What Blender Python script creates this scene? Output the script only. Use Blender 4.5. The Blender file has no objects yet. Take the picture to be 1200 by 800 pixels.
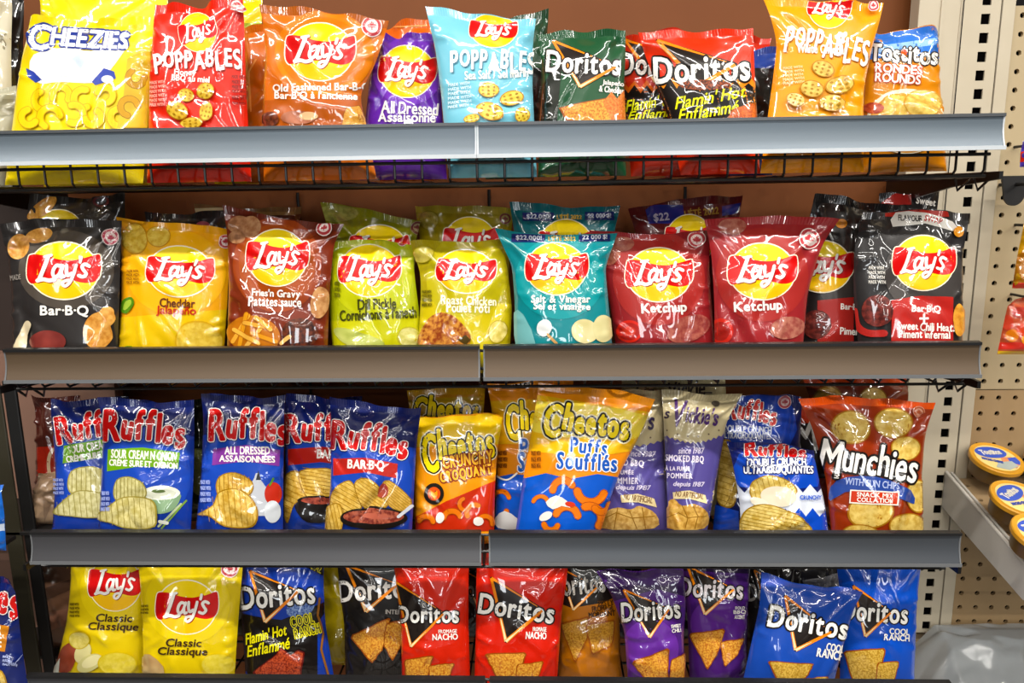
import bpy, bmesh, math, random
import numpy as np
from mathutils import Matrix, Vector
from mathutils.geometry import tessellate_polygon

SC = bpy.context.scene
COL = SC.collection
R_ = math.radians

# ------------------------------------------------------------------ camera
FOC = 880.0
CAM = np.array([0.0696, -0.9047, 1.55 - 0.0869])
PITCH, YAW, ROLL = 0.1883, -0.0355, -0.0143
Z1 = 1.55                       # top of the price rail of each shelf
Z2, Z3 = Z1 - 0.2636, Z1 - 0.5079
YW = 0.2446                     # face of the wall uprights

def cam_axes():
    cp, sp, cy, sy, cr, sr = (math.cos(PITCH), math.sin(PITCH), math.cos(YAW), math.sin(YAW), math.cos(ROLL), math.sin(ROLL))
    f = np.array([sy * cp, cy * cp, -sp]); r = np.array([cy, -sy, 0.0]); u = np.cross(r, f)
    return cr * r + sr * u, -sr * r + cr * u, f
AX_R, AX_U, AX_F = cam_axes()

def project(P):
    d = np.asarray(P, float) - CAM
    w = d @ AX_F
    return np.stack([600 + FOC * (d @ AX_R) / w, 400 - FOC * (d @ AX_U) / w], -1)

def rays(px):
    px = np.asarray(px, float)
    return AX_F + ((px[..., 0:1] - 600) / FOC) * AX_R - ((px[..., 1:2] - 400) / FOC) * AX_U

def at_y(x, y, Y):
    """the point seen at pixel x, y on the upright plane at depth Y"""
    d = rays([x, y]); t = (Y - CAM[1]) / d[1]
    return CAM + d * t

cam = bpy.data.cameras.new('camera'); camo = bpy.data.objects.new('camera', cam); COL.objects.link(camo)
cam.sensor_width = 36; cam.lens = FOC / 1200 * 36; cam.clip_start = 0.02; cam.clip_end = 50
camo.matrix_world = Matrix(((AX_R[0], AX_U[0], -AX_F[0], CAM[0]), (AX_R[1], AX_U[1], -AX_F[1], CAM[1]), (AX_R[2], AX_U[2], -AX_F[2], CAM[2]), (0, 0, 0, 1)))
SC.camera = camo
SC.view_settings.view_transform = 'Standard'; SC.view_settings.look = 'None'
SC.view_settings.gamma = 1; SC.view_settings.use_curve_mapping = False
SC.view_settings.exposure = EXPOSURE = 0.2

# ------------------------------------------------------------------ materials
def lin(h):
    c = [int(h[i:i + 2], 16) / 255 for i in (0, 2, 4)]
    return tuple(x / 12.92 if x <= .04045 else ((x + .055) / 1.055) ** 2.4 for x in c) + (1,)

def ink(h, k=1.12):
    c = lin(h)[:3]; g = .25 * c[0] + .6 * c[1] + .15 * c[2]
    return tuple(min(1, max(.002, g + (x - g) * k)) for x in c) + (1,)

MATS = {}
def nodes(name):
    m = bpy.data.materials.new(name); m.use_nodes = True
    nt = m.node_tree; b = nt.nodes['Principled BSDF']
    return m, nt, b

def add_noise(nt, scale, detail=3, vec=None):
    g = nt.nodes.new('ShaderNodeNewGeometry'); n = nt.nodes.new('ShaderNodeTexNoise')
    n.inputs['Scale'].default_value = scale; n.inputs['Detail'].default_value = detail
    if vec:
        mp = nt.nodes.new('ShaderNodeMapping'); mp.inputs['Scale'].default_value = vec
        nt.links.new(g.outputs['Position'], mp.inputs['Vector']); nt.links.new(mp.outputs[0], n.inputs['Vector'])
    else:
        nt.links.new(g.outputs['Position'], n.inputs['Vector'])
    return n

def bump(nt, b, src, strength, dist):
    k = nt.nodes.new('ShaderNodeBump'); k.inputs['Strength'].default_value = strength; k.inputs['Distance'].default_value = dist
    nt.links.new(src, k.inputs['Height']); nt.links.new(k.outputs[0], b.inputs['Normal'])

def film(c):
    """printed plastic film of one ink colour, or 'chip:dark:light' for photographed food"""
    if c in MATS: return MATS[c]
    m, nt, b = nodes('film_' + c.replace(':', '_'))
    ks = c.split(':')
    if len(ks) == 3:
        sc = {'chip': 150, 'grain': 420, 'meat': 190, 'soft': 55}[ks[0]]
        n = add_noise(nt, sc, 4 if ks[0] != 'soft' else 1)
        r = nt.nodes.new('ShaderNodeValToRGB'); e = r.color_ramp.elements
        e[0].position, e[1].position = (.38, .62) if ks[0] != 'soft' else (.3, .7)
        e[0].color = lin(ks[1]); e[1].color = lin(ks[2])
        nt.links.new(n.outputs['Fac'], r.inputs[0]); nt.links.new(r.outputs[0], b.inputs['Base Color'])
    else:
        n0 = add_noise(nt, 25, 2)
        mx = nt.nodes.new('ShaderNodeMix'); mx.data_type = 'RGBA'
        a = ink(c); mx.inputs['A'].default_value = a
        mx.inputs['B'].default_value = tuple(min(1, x * 1.12) for x in a[:3]) + (1,)
        nt.links.new(n0.outputs['Fac'], mx.inputs['Factor']); nt.links.new(mx.outputs['Result'], b.inputs['Base Color'])
    b.inputs['Roughness'].default_value = FILM_ROUGH
    b.inputs['Specular IOR Level'].default_value = 0.25
    b.inputs['Coat Weight'].default_value = 0.72; b.inputs['Coat Roughness'].default_value = 0.035; b.inputs['Coat IOR'].default_value = 1.75
    n = add_noise(nt, 55, 1)
    bump(nt, b, n.outputs['Fac'], 0.12, 0.004)
    MATS[c] = m
    return m
FILM_ROUGH = 0.32

def surf(key, col, rough=.5, metal=0., noise=None, col2=None, bump_s=0, vec=None, spec=.5, trans=0, alpha=1):
    if key in MATS: return MATS[key]
    m, nt, b = nodes(key)
    n = add_noise(nt, noise or 30, 4, vec)
    mx = nt.nodes.new('ShaderNodeMix'); mx.data_type = 'RGBA'
    a = lin(col); mx.inputs['A'].default_value = a
    mx.inputs['B'].default_value = lin(col2) if col2 else tuple(x * 1.1 for x in a[:3]) + (1,)
    nt.links.new(n.outputs['Fac'], mx.inputs['Factor']); nt.links.new(mx.outputs['Result'], b.inputs['Base Color'])
    b.inputs['Roughness'].default_value = rough; b.inputs['Metallic'].default_value = metal
    b.inputs['Specular IOR Level'].default_value = spec
    b.inputs['Transmission Weight'].default_value = trans; b.inputs['Alpha'].default_value = alpha
    if bump_s: bump(nt, b, n.outputs['Fac'], bump_s, .003)
    MATS[key] = m
    return m

# ------------------------------------------------------------------ objects
def tag(o, label=None, cat=None, group=None, kind=None):
    for k, v in (('label', label), ('category', cat), ('group', group), ('kind', kind)):
        if v: o[k] = v
    return o

def empty(name, loc, label, cat, group=None):
    o = bpy.data.objects.new(name, None); COL.objects.link(o); o.location = loc; o.empty_display_size = .02
    return tag(o, label, cat, group)

def mesh_obj(name, V, F, mats, parent=None, midx=None, normals=None, smooth=True):
    """V world coordinates (n,3); F a list of index tuples or an (m,3) array"""
    V = np.asarray(V, float)
    if parent is not None: V = V - np.array(parent.location)
    me = bpy.data.meshes.new(name)
    if isinstance(F, np.ndarray):
        nf, k = F.shape
        me.vertices.add(len(V)); me.vertices.foreach_set('co', V.ravel().astype(np.float32))
        me.loops.add(nf * k); me.loops.foreach_set('vertex_index', F.ravel().astype(np.int32))
        me.polygons.add(nf); me.polygons.foreach_set('loop_start', np.arange(0, nf * k, k, dtype=np.int32))
        me.update(calc_edges=True)
    else:
        me.from_pydata(V.tolist(), [], F)
        me.update()
    for m in (mats if isinstance(mats, (list, tuple)) else [mats]): me.materials.append(m)
    if midx is not None: me.polygons.foreach_set('material_index', np.asarray(midx, np.int32))
    me.polygons.foreach_set('use_smooth', np.full(len(me.polygons), smooth))
    if normals is not None: me.normals_split_custom_set_from_vertices(np.asarray(normals, float).tolist())
    o = bpy.data.objects.new(name, me); COL.objects.link(o)
    if parent is not None: o.parent = parent
    return o

class MB:
    """collects boxes, tubes, lathes and prisms into one mesh"""
    def __init__(s): s.V, s.F = [], []
    def add(s, V, F):
        b = len(s.V); s.V += [tuple(v) for v in V]; s.F += [tuple(b + i for i in f) for f in F]; return s
    def box(s, x0, x1, y0, y1, z0, z1, bev=0):
        bm = bmesh.new(); bmesh.ops.create_cube(bm, size=1)
        for v in bm.verts: v.co = Vector(((x0 + x1) / 2 + v.co.x * (x1 - x0), (y0 + y1) / 2 + v.co.y * (y1 - y0), (z0 + z1) / 2 + v.co.z * (z1 - z0)))
        if bev: bmesh.ops.bevel(bm, geom=bm.edges[:], offset=bev, segments=2, affect='EDGES', profile=.5)
        bm.verts.index_update()
        s.add([v.co for v in bm.verts], [[v.index for v in f.verts] for f in bm.faces]); bm.free(); return s
    def tube(s, pts, r, n=8):
        pts = [Vector(p) for p in pts]; V, F = [], []
        for i, p in enumerate(pts):
            t = ((pts[min(i + 1, len(pts) - 1)] - pts[max(i - 1, 0)])).normalized()
            a = t.orthogonal().normalized() if i == 0 else (a - t * a.dot(t)).normalized()
            b = t.cross(a)
            for k in range(n):
                th = 2 * math.pi * k / n; V.append(p + (a * math.cos(th) + b * math.sin(th)) * r)
        for i in range(len(pts) - 1):
            for k in range(n): F.append((i * n + k, i * n + (k + 1) % n, (i + 1) * n + (k + 1) % n, (i + 1) * n + k))
        F.append(tuple(range(n))[::-1]); F.append(tuple(range((len(pts) - 1) * n, len(pts) * n)))
        return s.add(V, F)
    def lathe(s, prof, M=None, n=40, cap=True):
        V, F = [], []
        for r, z in prof:
            for k in range(n):
                th = 2 * math.pi * k / n; p = Vector((r * math.cos(th), r * math.sin(th), z)); V.append(M @ p if M else p)
        for i in range(len(prof) - 1):
            for k in range(n): F.append((i * n + k, i * n + (k + 1) % n, (i + 1) * n + (k + 1) % n, (i + 1) * n + k))
        if cap: F.append(tuple(range(n))[::-1]); F.append(tuple(range((len(prof) - 1) * n, len(prof) * n)))
        return s.add(V, F)
    def prism(s, prof, x0, x1):
        """closed profile of (y, z) points run from x0 to x1"""
        n = len(prof); V = [(x0, y, z) for y, z in prof] + [(x1, y, z) for y, z in prof]
        F = [(i, (i + 1) % n, n + (i + 1) % n, n + i) for i in range(n)] + [tuple(range(n))[::-1], tuple(range(n, 2 * n))]
        return s.add(V, F)
    def build(s, name, mat, parent=None, smooth=False):
        o = mesh_obj(name, s.V, s.F, mat, parent, smooth=False)
        bm = bmesh.new(); bm.from_mesh(o.data); bmesh.ops.recalc_face_normals(bm, faces=bm.faces[:]); bm.to_mesh(o.data); bm.free()
        if smooth:
            o.data.polygons.foreach_set('use_smooth', np.full(len(o.data.polygons), True)); o.data.set_sharp_from_angle(angle=R_(40))
        return o

# ------------------------------------------------------------------ flat artwork (pixel frame, y down)
def split_tris(T, L):
    """T (n,3,2) triangles, split at the longest edge until none is longer than L"""
    done = []
    for _ in range(18):
        e = np.stack([np.linalg.norm(T[:, (i + 1) % 3] - T[:, i], axis=1) for i in range(3)], 1)
        k = e.argmax(1); big = e.max(1) > L
        done.append(T[~big]); T, k = T[big], k[big]
        if not len(T): break
        i = np.arange(len(T)); a, b, c = T[i, k], T[i, (k + 1) % 3], T[i, (k + 2) % 3]; m = (a + b) / 2
        T = np.concatenate([np.stack([a, m, c], 1), np.stack([m, b, c], 1)])
    if len(T): done.append(T)
    return np.concatenate(done)

def poly_tris(pts):
    pts = [(float(p[0]), float(p[1])) for p in pts]
    t = tessellate_polygon([[Vector((x, y, 0)) for x, y in pts]])
    return np.array([[pts[i] for i in f] for f in t])

def strokes(E, r, n=8):
    """capsules of radius r along the edges E (m,2,2)"""
    E = np.asarray(E, float)
    d = E[:, 1] - E[:, 0]; l = np.linalg.norm(d, axis=1, keepdims=True); d = d / np.maximum(l, 1e-9)
    q = np.stack([-d[:, 1], d[:, 0]], 1) * r
    a, b = E[:, 0], E[:, 1]
    out = [np.stack([a + q, a - q, b - q], 1), np.stack([a + q, b - q, b + q], 1)]
    P = np.unique(np.round(np.concatenate([a, b]), 3), axis=0)
    th = np.linspace(0, 2 * np.pi, n, endpoint=False); C = np.stack([np.cos(th), np.sin(th)], 1) * r
    for k in range(n): out.append(np.stack([P, P + C[k], P + C[(k + 1) % n]], 1))
    return np.concatenate(out)

def loop_edges(pts):
    p = np.asarray(pts, float); return np.stack([p, np.roll(p, -1, 0)], 1)

def smooth_line(pts, n=6, closed=False):
    p = np.asarray(pts, float); m = len(p); out = []
    g = lambda i: p[i % m] if closed else p[min(max(i, 0), m - 1)]
    for i in range(m if closed else m - 1):
        a, b, c, d = g(i - 1), g(i), g(i + 1), g(i + 2)
        for k in range(n):
            t = k / n
            out.append(.5 * (2 * b + (c - a) * t + (2 * a - 5 * b + 4 * c - d) * t * t + (3 * b - a - 3 * c + d) * t ** 3))
    if not closed: out.append(p[-1])
    return np.array(out)

GL = {}
def glyph(ch):
    """filled triangles and outline edges of a letter, y up, in em"""
    if ch in GL: return GL[ch]
    cu = bpy.data.curves.new('g', 'FONT'); cu.body = ch; cu.resolution_u = 3; cu.fill_mode = 'FRONT'
    ob = bpy.data.objects.new('g', cu); COL.objects.link(ob)
    dg = bpy.context.evaluated_depsgraph_get(); dg.update()
    ev = ob.evaluated_get(dg); me = ev.to_mesh()
    me.calc_loop_triangles()
    v = np.array([(q.co.x, q.co.y) for q in me.vertices]).reshape(-1, 2)
    t = np.array([tuple(x.vertices) for x in me.loop_triangles]).reshape(-1, 3)
    ev.to_mesh_clear(); bpy.data.objects.remove(ob); bpy.data.curves.remove(cu)
    v2, inv = np.unique(np.round(v, 4), axis=0, return_inverse=True); inv = inv.ravel(); t = inv[t]
    t = t[(t[:, 0] != t[:, 1]) & (t[:, 1] != t[:, 2]) & (t[:, 0] != t[:, 2])]
    cnt = {}
    for f in t:
        for a, b in ((f[0], f[1]), (f[1], f[2]), (f[2], f[0])): cnt[(min(a, b), max(a, b))] = cnt.get((min(a, b), max(a, b)), 0) + 1
    E = np.array([v2[list(k)] for k, c in cnt.items() if c == 1])
    GL[ch] = (v2[t], E); return GL[ch]

def layout(s, gap=.1, bounce=None, rots=None, scales=None, shear=0):
    """triangles and edges of a line of letters, y down"""
    x = 0; TT, EE = [], []
    for i, ch in enumerate(s):
        if ch == ' ': x += .3; continue
        T, E = glyph(ch); T, E = T.copy(), E.copy()
        x0, x1 = T[..., 0].min(), T[..., 0].max(); cx = (x0 + x1) / 2
        k = scales[i % len(scales)] if scales else 1
        a = R_(rots[i % len(rots)]) if rots else 0
        dy = bounce[i % len(bounce)] if bounce else 0
        for A in (T, E):
            px, py = (A[..., 0] - cx) * k, (A[..., 1] - .35) * k
            A[..., 0], A[..., 1] = px * math.cos(a) - py * math.sin(a), px * math.sin(a) + py * math.cos(a) + .35 + dy
            A[..., 0] += A[..., 1] * shear
        w = (x1 - x0) * k
        for A in (T, E): A[..., 0] += x + w / 2
        x += w + gap; TT.append(T); EE.append(E)
    T, E = np.concatenate(TT), np.concatenate(EE)
    T[..., 1] *= -1; E[..., 1] *= -1
    return T, E

def fit(T, E, box, rot=0, arc=0):
    x0, y0, x1, y1 = box
    a, b = T.reshape(-1, 2).min(0), T.reshape(-1, 2).max(0)
    out = []
    for A in (T, E):
        q = (A - a) / np.maximum(b - a, 1e-9)
        X = x0 + q[..., 0] * (x1 - x0); Y = y0 + q[..., 1] * (y1 - y0) + arc * (2 * q[..., 0] - 1) ** 2
        cx, cy, c, s = (x0 + x1) / 2, (y0 + y1) / 2, math.cos(R_(rot)), math.sin(R_(rot))
        out.append(np.stack([cx + (X - cx) * c - (Y - cy) * s, cy + (X - cx) * s + (Y - cy) * c], -1))
    return out

# an item is (part name, colour, triangles)
def T(s, box, col, rot=0, bold=.45, shear=0, tg='flavour_text', arc=0, outs=(), gap=.1, bounce=None, rots=None, scales=None):
    bold = min(bold, .036 * (box[3] - box[1])); t, e = layout(s, gap, bounce, rots, scales, shear); t, e = fit(t, e, box, rot, arc)
    r = [(tg, c, np.concatenate([t, strokes(e, w)])) for c, w in outs]
    r.append((tg, col, np.concatenate([t, strokes(e, bold, 6)]) if bold else t))
    return r

def P(pts, col, tg='panel_print', r=0, sm=0):
    if sm: pts = smooth_line(pts, sm, True)
    t = poly_tris(pts)
    if r: t = np.concatenate([t, strokes(loop_edges(pts), r)])
    return [(tg, col, t)]

def ell(cx, cy, w, h, rot=0, n=36, wob=0, seed=0):
    rg = random.Random(seed); th = np.linspace(0, 2 * np.pi, n, endpoint=False)
    ph = rg.random() * 6; k = 1 + wob * (np.sin(2 * th + ph) + .7 * np.sin(3 * th + 2 * ph))
    x, y = np.cos(th) * w / 2 * k, np.sin(th) * h / 2 * k; c, s = math.cos(R_(rot)), math.sin(R_(rot))
    return np.stack([cx + x * c - y * s, cy + x * s + y * c], 1)

def E(cx, cy, w, h, col, rot=0, tg='food_print', wob=0, seed=0):
    return P(ell(cx, cy, w, h, rot, 36, wob, seed), col, tg)

def BX(x0, y0, x1, y1): return (x0, y0), (x1, y0), (x1, y1), (x0, y1)

def LN(pts, r, col, tg='food_print'):
    p = np.asarray(pts, float); return [(tg, col, strokes(np.stack([p[:-1], p[1:]], 1), r))]

def CHIP(x0, y0, x1, y1, rot=0, a='c79a3c', b='e6c661', seed=1, edge='b88a3c'):
    """round potato chip picture inside a box"""
    cx, cy, w, h = (x0 + x1) / 2, (y0 + y1) / 2, x1 - x0, y1 - y0
    return E(cx, cy, w, h, edge, rot, wob=.03, seed=seed) + E(cx, cy, w * .92, h * .91, 'chip:%s:%s' % (a, b), rot, wob=.03, seed=seed)

def TRI(pts, a='b8691c', b='e5a83c', edge='8e4a14'):
    """tortilla chip picture"""
    p = np.array(pts, float); c = p.mean(0); rg = random.Random(int(p.sum()))
    q = []
    for i in range(len(p)):
        A, B = p[i], p[(i + 1) % len(p)]
        for t in np.linspace(.06, .94, 7): q.append(A + (B - A) * t + np.array([rg.uniform(-.5, .5), rg.uniform(-.5, .5)]))
    q = np.array(q)
    return P(q, edge, 'food_print', .4) + P(c + (q - c) * .94, 'grain:%s:%s' % (a, b), 'food_print')

def RIDGED(pts, a='d0a63e', b='ecd077', n=7, ang=0, sm=4, edge='a67f2c'):
    """rippled chip picture: outline with ridge lines"""
    q = smooth_line(pts, sm, True); c = q.mean(0)
    out = P(q, edge, 'food_print', .3) + P(c + (q - c) * .95, 'chip:%s:%s' % (a, b), 'food_print')
    d = np.array([math.cos(R_(ang)), math.sin(R_(ang))]); nn = np.array([-d[1], d[0]])
    s = (q - c) @ nn; t = (q - c) @ d
    for k in np.linspace(s.min(), s.max(), n + 2)[1:-1]:
        m = np.abs(s - k) < (s.max() - s.min()) / len(q) * 3 + .8
        if m.sum() < 2: continue
        t0, t1 = t[m].min() * .9, t[m].max() * .9
        out += LN([c + nn * k + d * t0, c + nn * k + d * t1], .3, edge)
    return out

LAYS_STROKES = [
    ([(27, 5), (22, 22), (16, 40), (12, 50)], 4.6), ([(9, 52), (20, 49), (31, 51), (40, 48)], 4.4), ([(20, 6), (33, 3)], 3.2),
    ([(52, 24), (44, 22), (38, 30), (37, 39), (41, 44), (48, 38), (53, 25)], 3.9), ([(54, 22), (51, 36), (52, 43), (57, 42)], 4.0),
    ([(61, 21), (61, 33), (64, 40), (71, 36)], 4.0), ([(79, 20), (75, 36), (69, 52), (61, 60), (55, 57), (58, 51), (66, 49)], 3.7),
    ([(88, 5), (86, 14)], 3.4),
    ([(103, 21), (95, 18), (90, 23), (94, 30), (98, 36), (92, 42), (84, 40)], 3.9)]
def LAYS(cx, cy, w, h, rot=0, ring='f6ead0', clip=None):
    """round emblem: yellow disc, red ribbon, white script"""
    a, b = w / 2, h / 2
    def tf(p):
        p = np.asarray(p, float) * [a, b]; c, s = math.cos(R_(rot)), math.sin(R_(rot))
        return np.stack([cx + p[:, 0] * c - p[:, 1] * s, cy + p[:, 0] * s + p[:, 1] * c], 1)
    disc = tf(ell(0, 0, 1.9, 2, 0, 40)); lo = tf([(math.cos(t) * .95, math.sin(t)) for t in np.linspace(.15 * math.pi, .85 * math.pi, 16)] )
    rib = tf(smooth_line([(-.98, -.36), (-.9, -.52), (-.6, -.52), (-.2, -.4), (.2, -.37), (.6, -.48), (.92, -.62), (1.0, -.5), (1.02, .0), (.9, .32), (.6, .42), (.2, .34), (-.2, .32), (-.6, .42), (-.88, .5), (-1.0, .2)], 3, True))
    k = w / 80
    out = P(disc, ring, 'logo', 1.5 * k) + P(rib, ring, 'logo', 1.3 * k) + P(disc, 'f2d21c', 'logo') + P(lo, 'eebb18', 'logo') + P(rib, 'c4241e', 'logo')
    E_, W = [], []
    for dark in (1, 0):
        tt = []
        for pts, r in LAYS_STROKES:
            q = smooth_line(pts, 5); q = np.stack([(q[:, 0] - 56) / 56 * .84, (q[:, 1] - 30) / 30 * .56 - .02], 1)
            q = tf(q) + (np.array([.9 * k, .9 * k]) if dark else 0)
            tt.append(strokes(np.stack([q[:-1], q[1:]], 1), r * .0061 * w))
        out.append(('logo', '8c1712' if dark else 'f4eee6', np.concatenate(tt)))
    return out

def DOR(box, A, B, C, rot=0, word='Doritos', hi='f2efe8', edge='17120f', fire=('e0842a', 'f6d9a8'), bgc='1c1512', arc=0):
    """angular snack logo: black triangle with fiery edges under white lettering"""
    A, B, C = (np.array(p, float) for p in (A, B, C)); k = (box[2] - box[0]) / 86
    out = P([A, B, C], bgc, 'logo', 1.6 * k)
    def wedge(p, q, r0, r1, col):
        d = (q - p) / np.linalg.norm(q - p); n = np.array([-d[1], d[0]])
        return P([p + n * r0, q + n * r1, q - n * r1, p - n * r0], col, 'logo')
    out += wedge(A, B, 1.5 * k, .3, fire[0]) + wedge(A, C, 1.5 * k, 1.9 * k, fire[0]) + wedge(A + (C - A) * .6, C, .4, 1.4 * k, fire[1])
    t, e = fit(*layout(word, .13), box, rot, arc)
    out += [('logo', edge, np.concatenate([t, strokes(e, 2.5 * k)])), ('logo', hi, np.concatenate([t, strokes(e, .75 * k, 6)]))]
    B2 = C + (B - C) * .98
    out += wedge(C, B2, 2.2 * k, 1.4 * k, fire[0]) + wedge(C, C + (B - C) * .45, 1.5 * k, .2, fire[1])
    return out

def RUF(box, rot=0, arc=-2, word='Ruffles', col='bf2422'):
    t, e = fit(*layout(word, .13, [0, .03, .1, .12, .06, 0, -.08], [6, -4, 5, 4, 3, -5, 10], [1.15, .95, 1.05, 1.08, 1.05, .95, 1], .06), box, rot, arc)
    k = (box[2] - box[0]) / 90
    return [('logo', '10183e', np.concatenate([t, strokes(e, 3.5 * k)])), ('logo', 'ece6e4', np.concatenate([t, strokes(e, 2.5 * k)])), ('logo', col, np.concatenate([t, strokes(e, 1.5 * k, 6)]))]

def CHEE(box, rot=0, word='Cheetos', arc=0):
    t, e = fit(*layout(word, .2, [-.06, .1, 0, .02, .06, .02, .0], [0, -6, 4, -3, 5, -4, 6], [1.3, 1.05, .95, .95, 1.05, .95, 1.0], .05), box, rot, arc)
    k = (box[2] - box[0]) / 90
    return [('logo', 'f3e9c4', np.concatenate([t, strokes(e, 4.9 * k)])), ('logo', '14100c', np.concatenate([t, strokes(e, 3.5 * k)])), ('logo', 'f8d828', np.concatenate([t, strokes(e, 1.5 * k, 6)]))]

def POP(box, rot=0, word='POPPABLES', sh='8a2a20'):
    t, e = fit(*layout(word, .17, [-.05, .07, .03, .05, -.03, .08, -.05, .04, -.04], [6, -8, 3, -4, 5, -3, 4, -3, 7], [1.1, .85, 1, 1, 1, 1, 1.1, 1, 1.1]), box, rot)
    k = (box[2] - box[0]) / 100
    return [('brand_lettering', sh, np.concatenate([t + 1.0 * k, strokes(e + 1.0 * k, .8 * k)])), ('brand_lettering', 'f4f1ea', np.concatenate([t, strokes(e, .7 * k, 6)]))]

def BADGE(cx, cy, r, ring='b04046', bg='ecd9d4'):
    leaf = [(0, -1), (.2, -.6), (.45, -.7), (.38, -.2), (.7, -.45), (.75, -.2), (1, -.15), (.75, .2), (.8, .35), (.3, .4), (.1, .42), (.1, .9), (-.1, .9), (-.1, .42), (-.3, .4), (-.8, .35), (-.75, .2), (-1, -.15), (-.75, -.2), (-.7, -.45), (-.38, -.2), (-.45, -.7), (-.2, -.6)]
    return E(cx, cy, 2 * r, 2 * r, bg, tg='badge') + E(cx, cy, 1.8 * r, 1.8 * r, ring, tg='badge') + E(cx, cy, 1.25 * r, 1.25 * r, bg, tg='badge') + P([(cx + x * r * .48, cy + y * r * .48) for x, y in leaf], ring, 'badge')

def SMALL(box, n, col, rot=0, seed=3, words=None):
    """a block of tiny lines of print"""
    rg = random.Random(seed); x0, y0, x1, y1 = box; h = (y1 - y0) / n; out = []
    for i in range(n):
        w = (words[i % len(words)] if words else 'MADE WITH')
        out += T(w, (x0, y0 + i * h, x0 + (x1 - x0) * (.8 + .2 * rg.random()), y0 + i * h + h * .68), col, rot, .15, tg='small_print')
    return out

# ------------------------------------------------------------------ the bag
SHELF = {}      # row -> floor height of that shelf
def poly_eval(L, n=60):
    """resample a polyline by height and soften its corners"""
    L = np.asarray(L, float); v = (L[:, 1] - L[0, 1]) / (L[-1, 1] - L[0, 1])
    t = np.linspace(0, 1, n); x = np.interp(t, v, L[:, 0]); y = np.interp(t, v, L[:, 1])
    for _ in range(14):
        x[1:-1] = .25 * x[:-2] + .5 * x[1:-1] + .25 * x[2:]
    return np.stack([x, y], 1)

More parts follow.
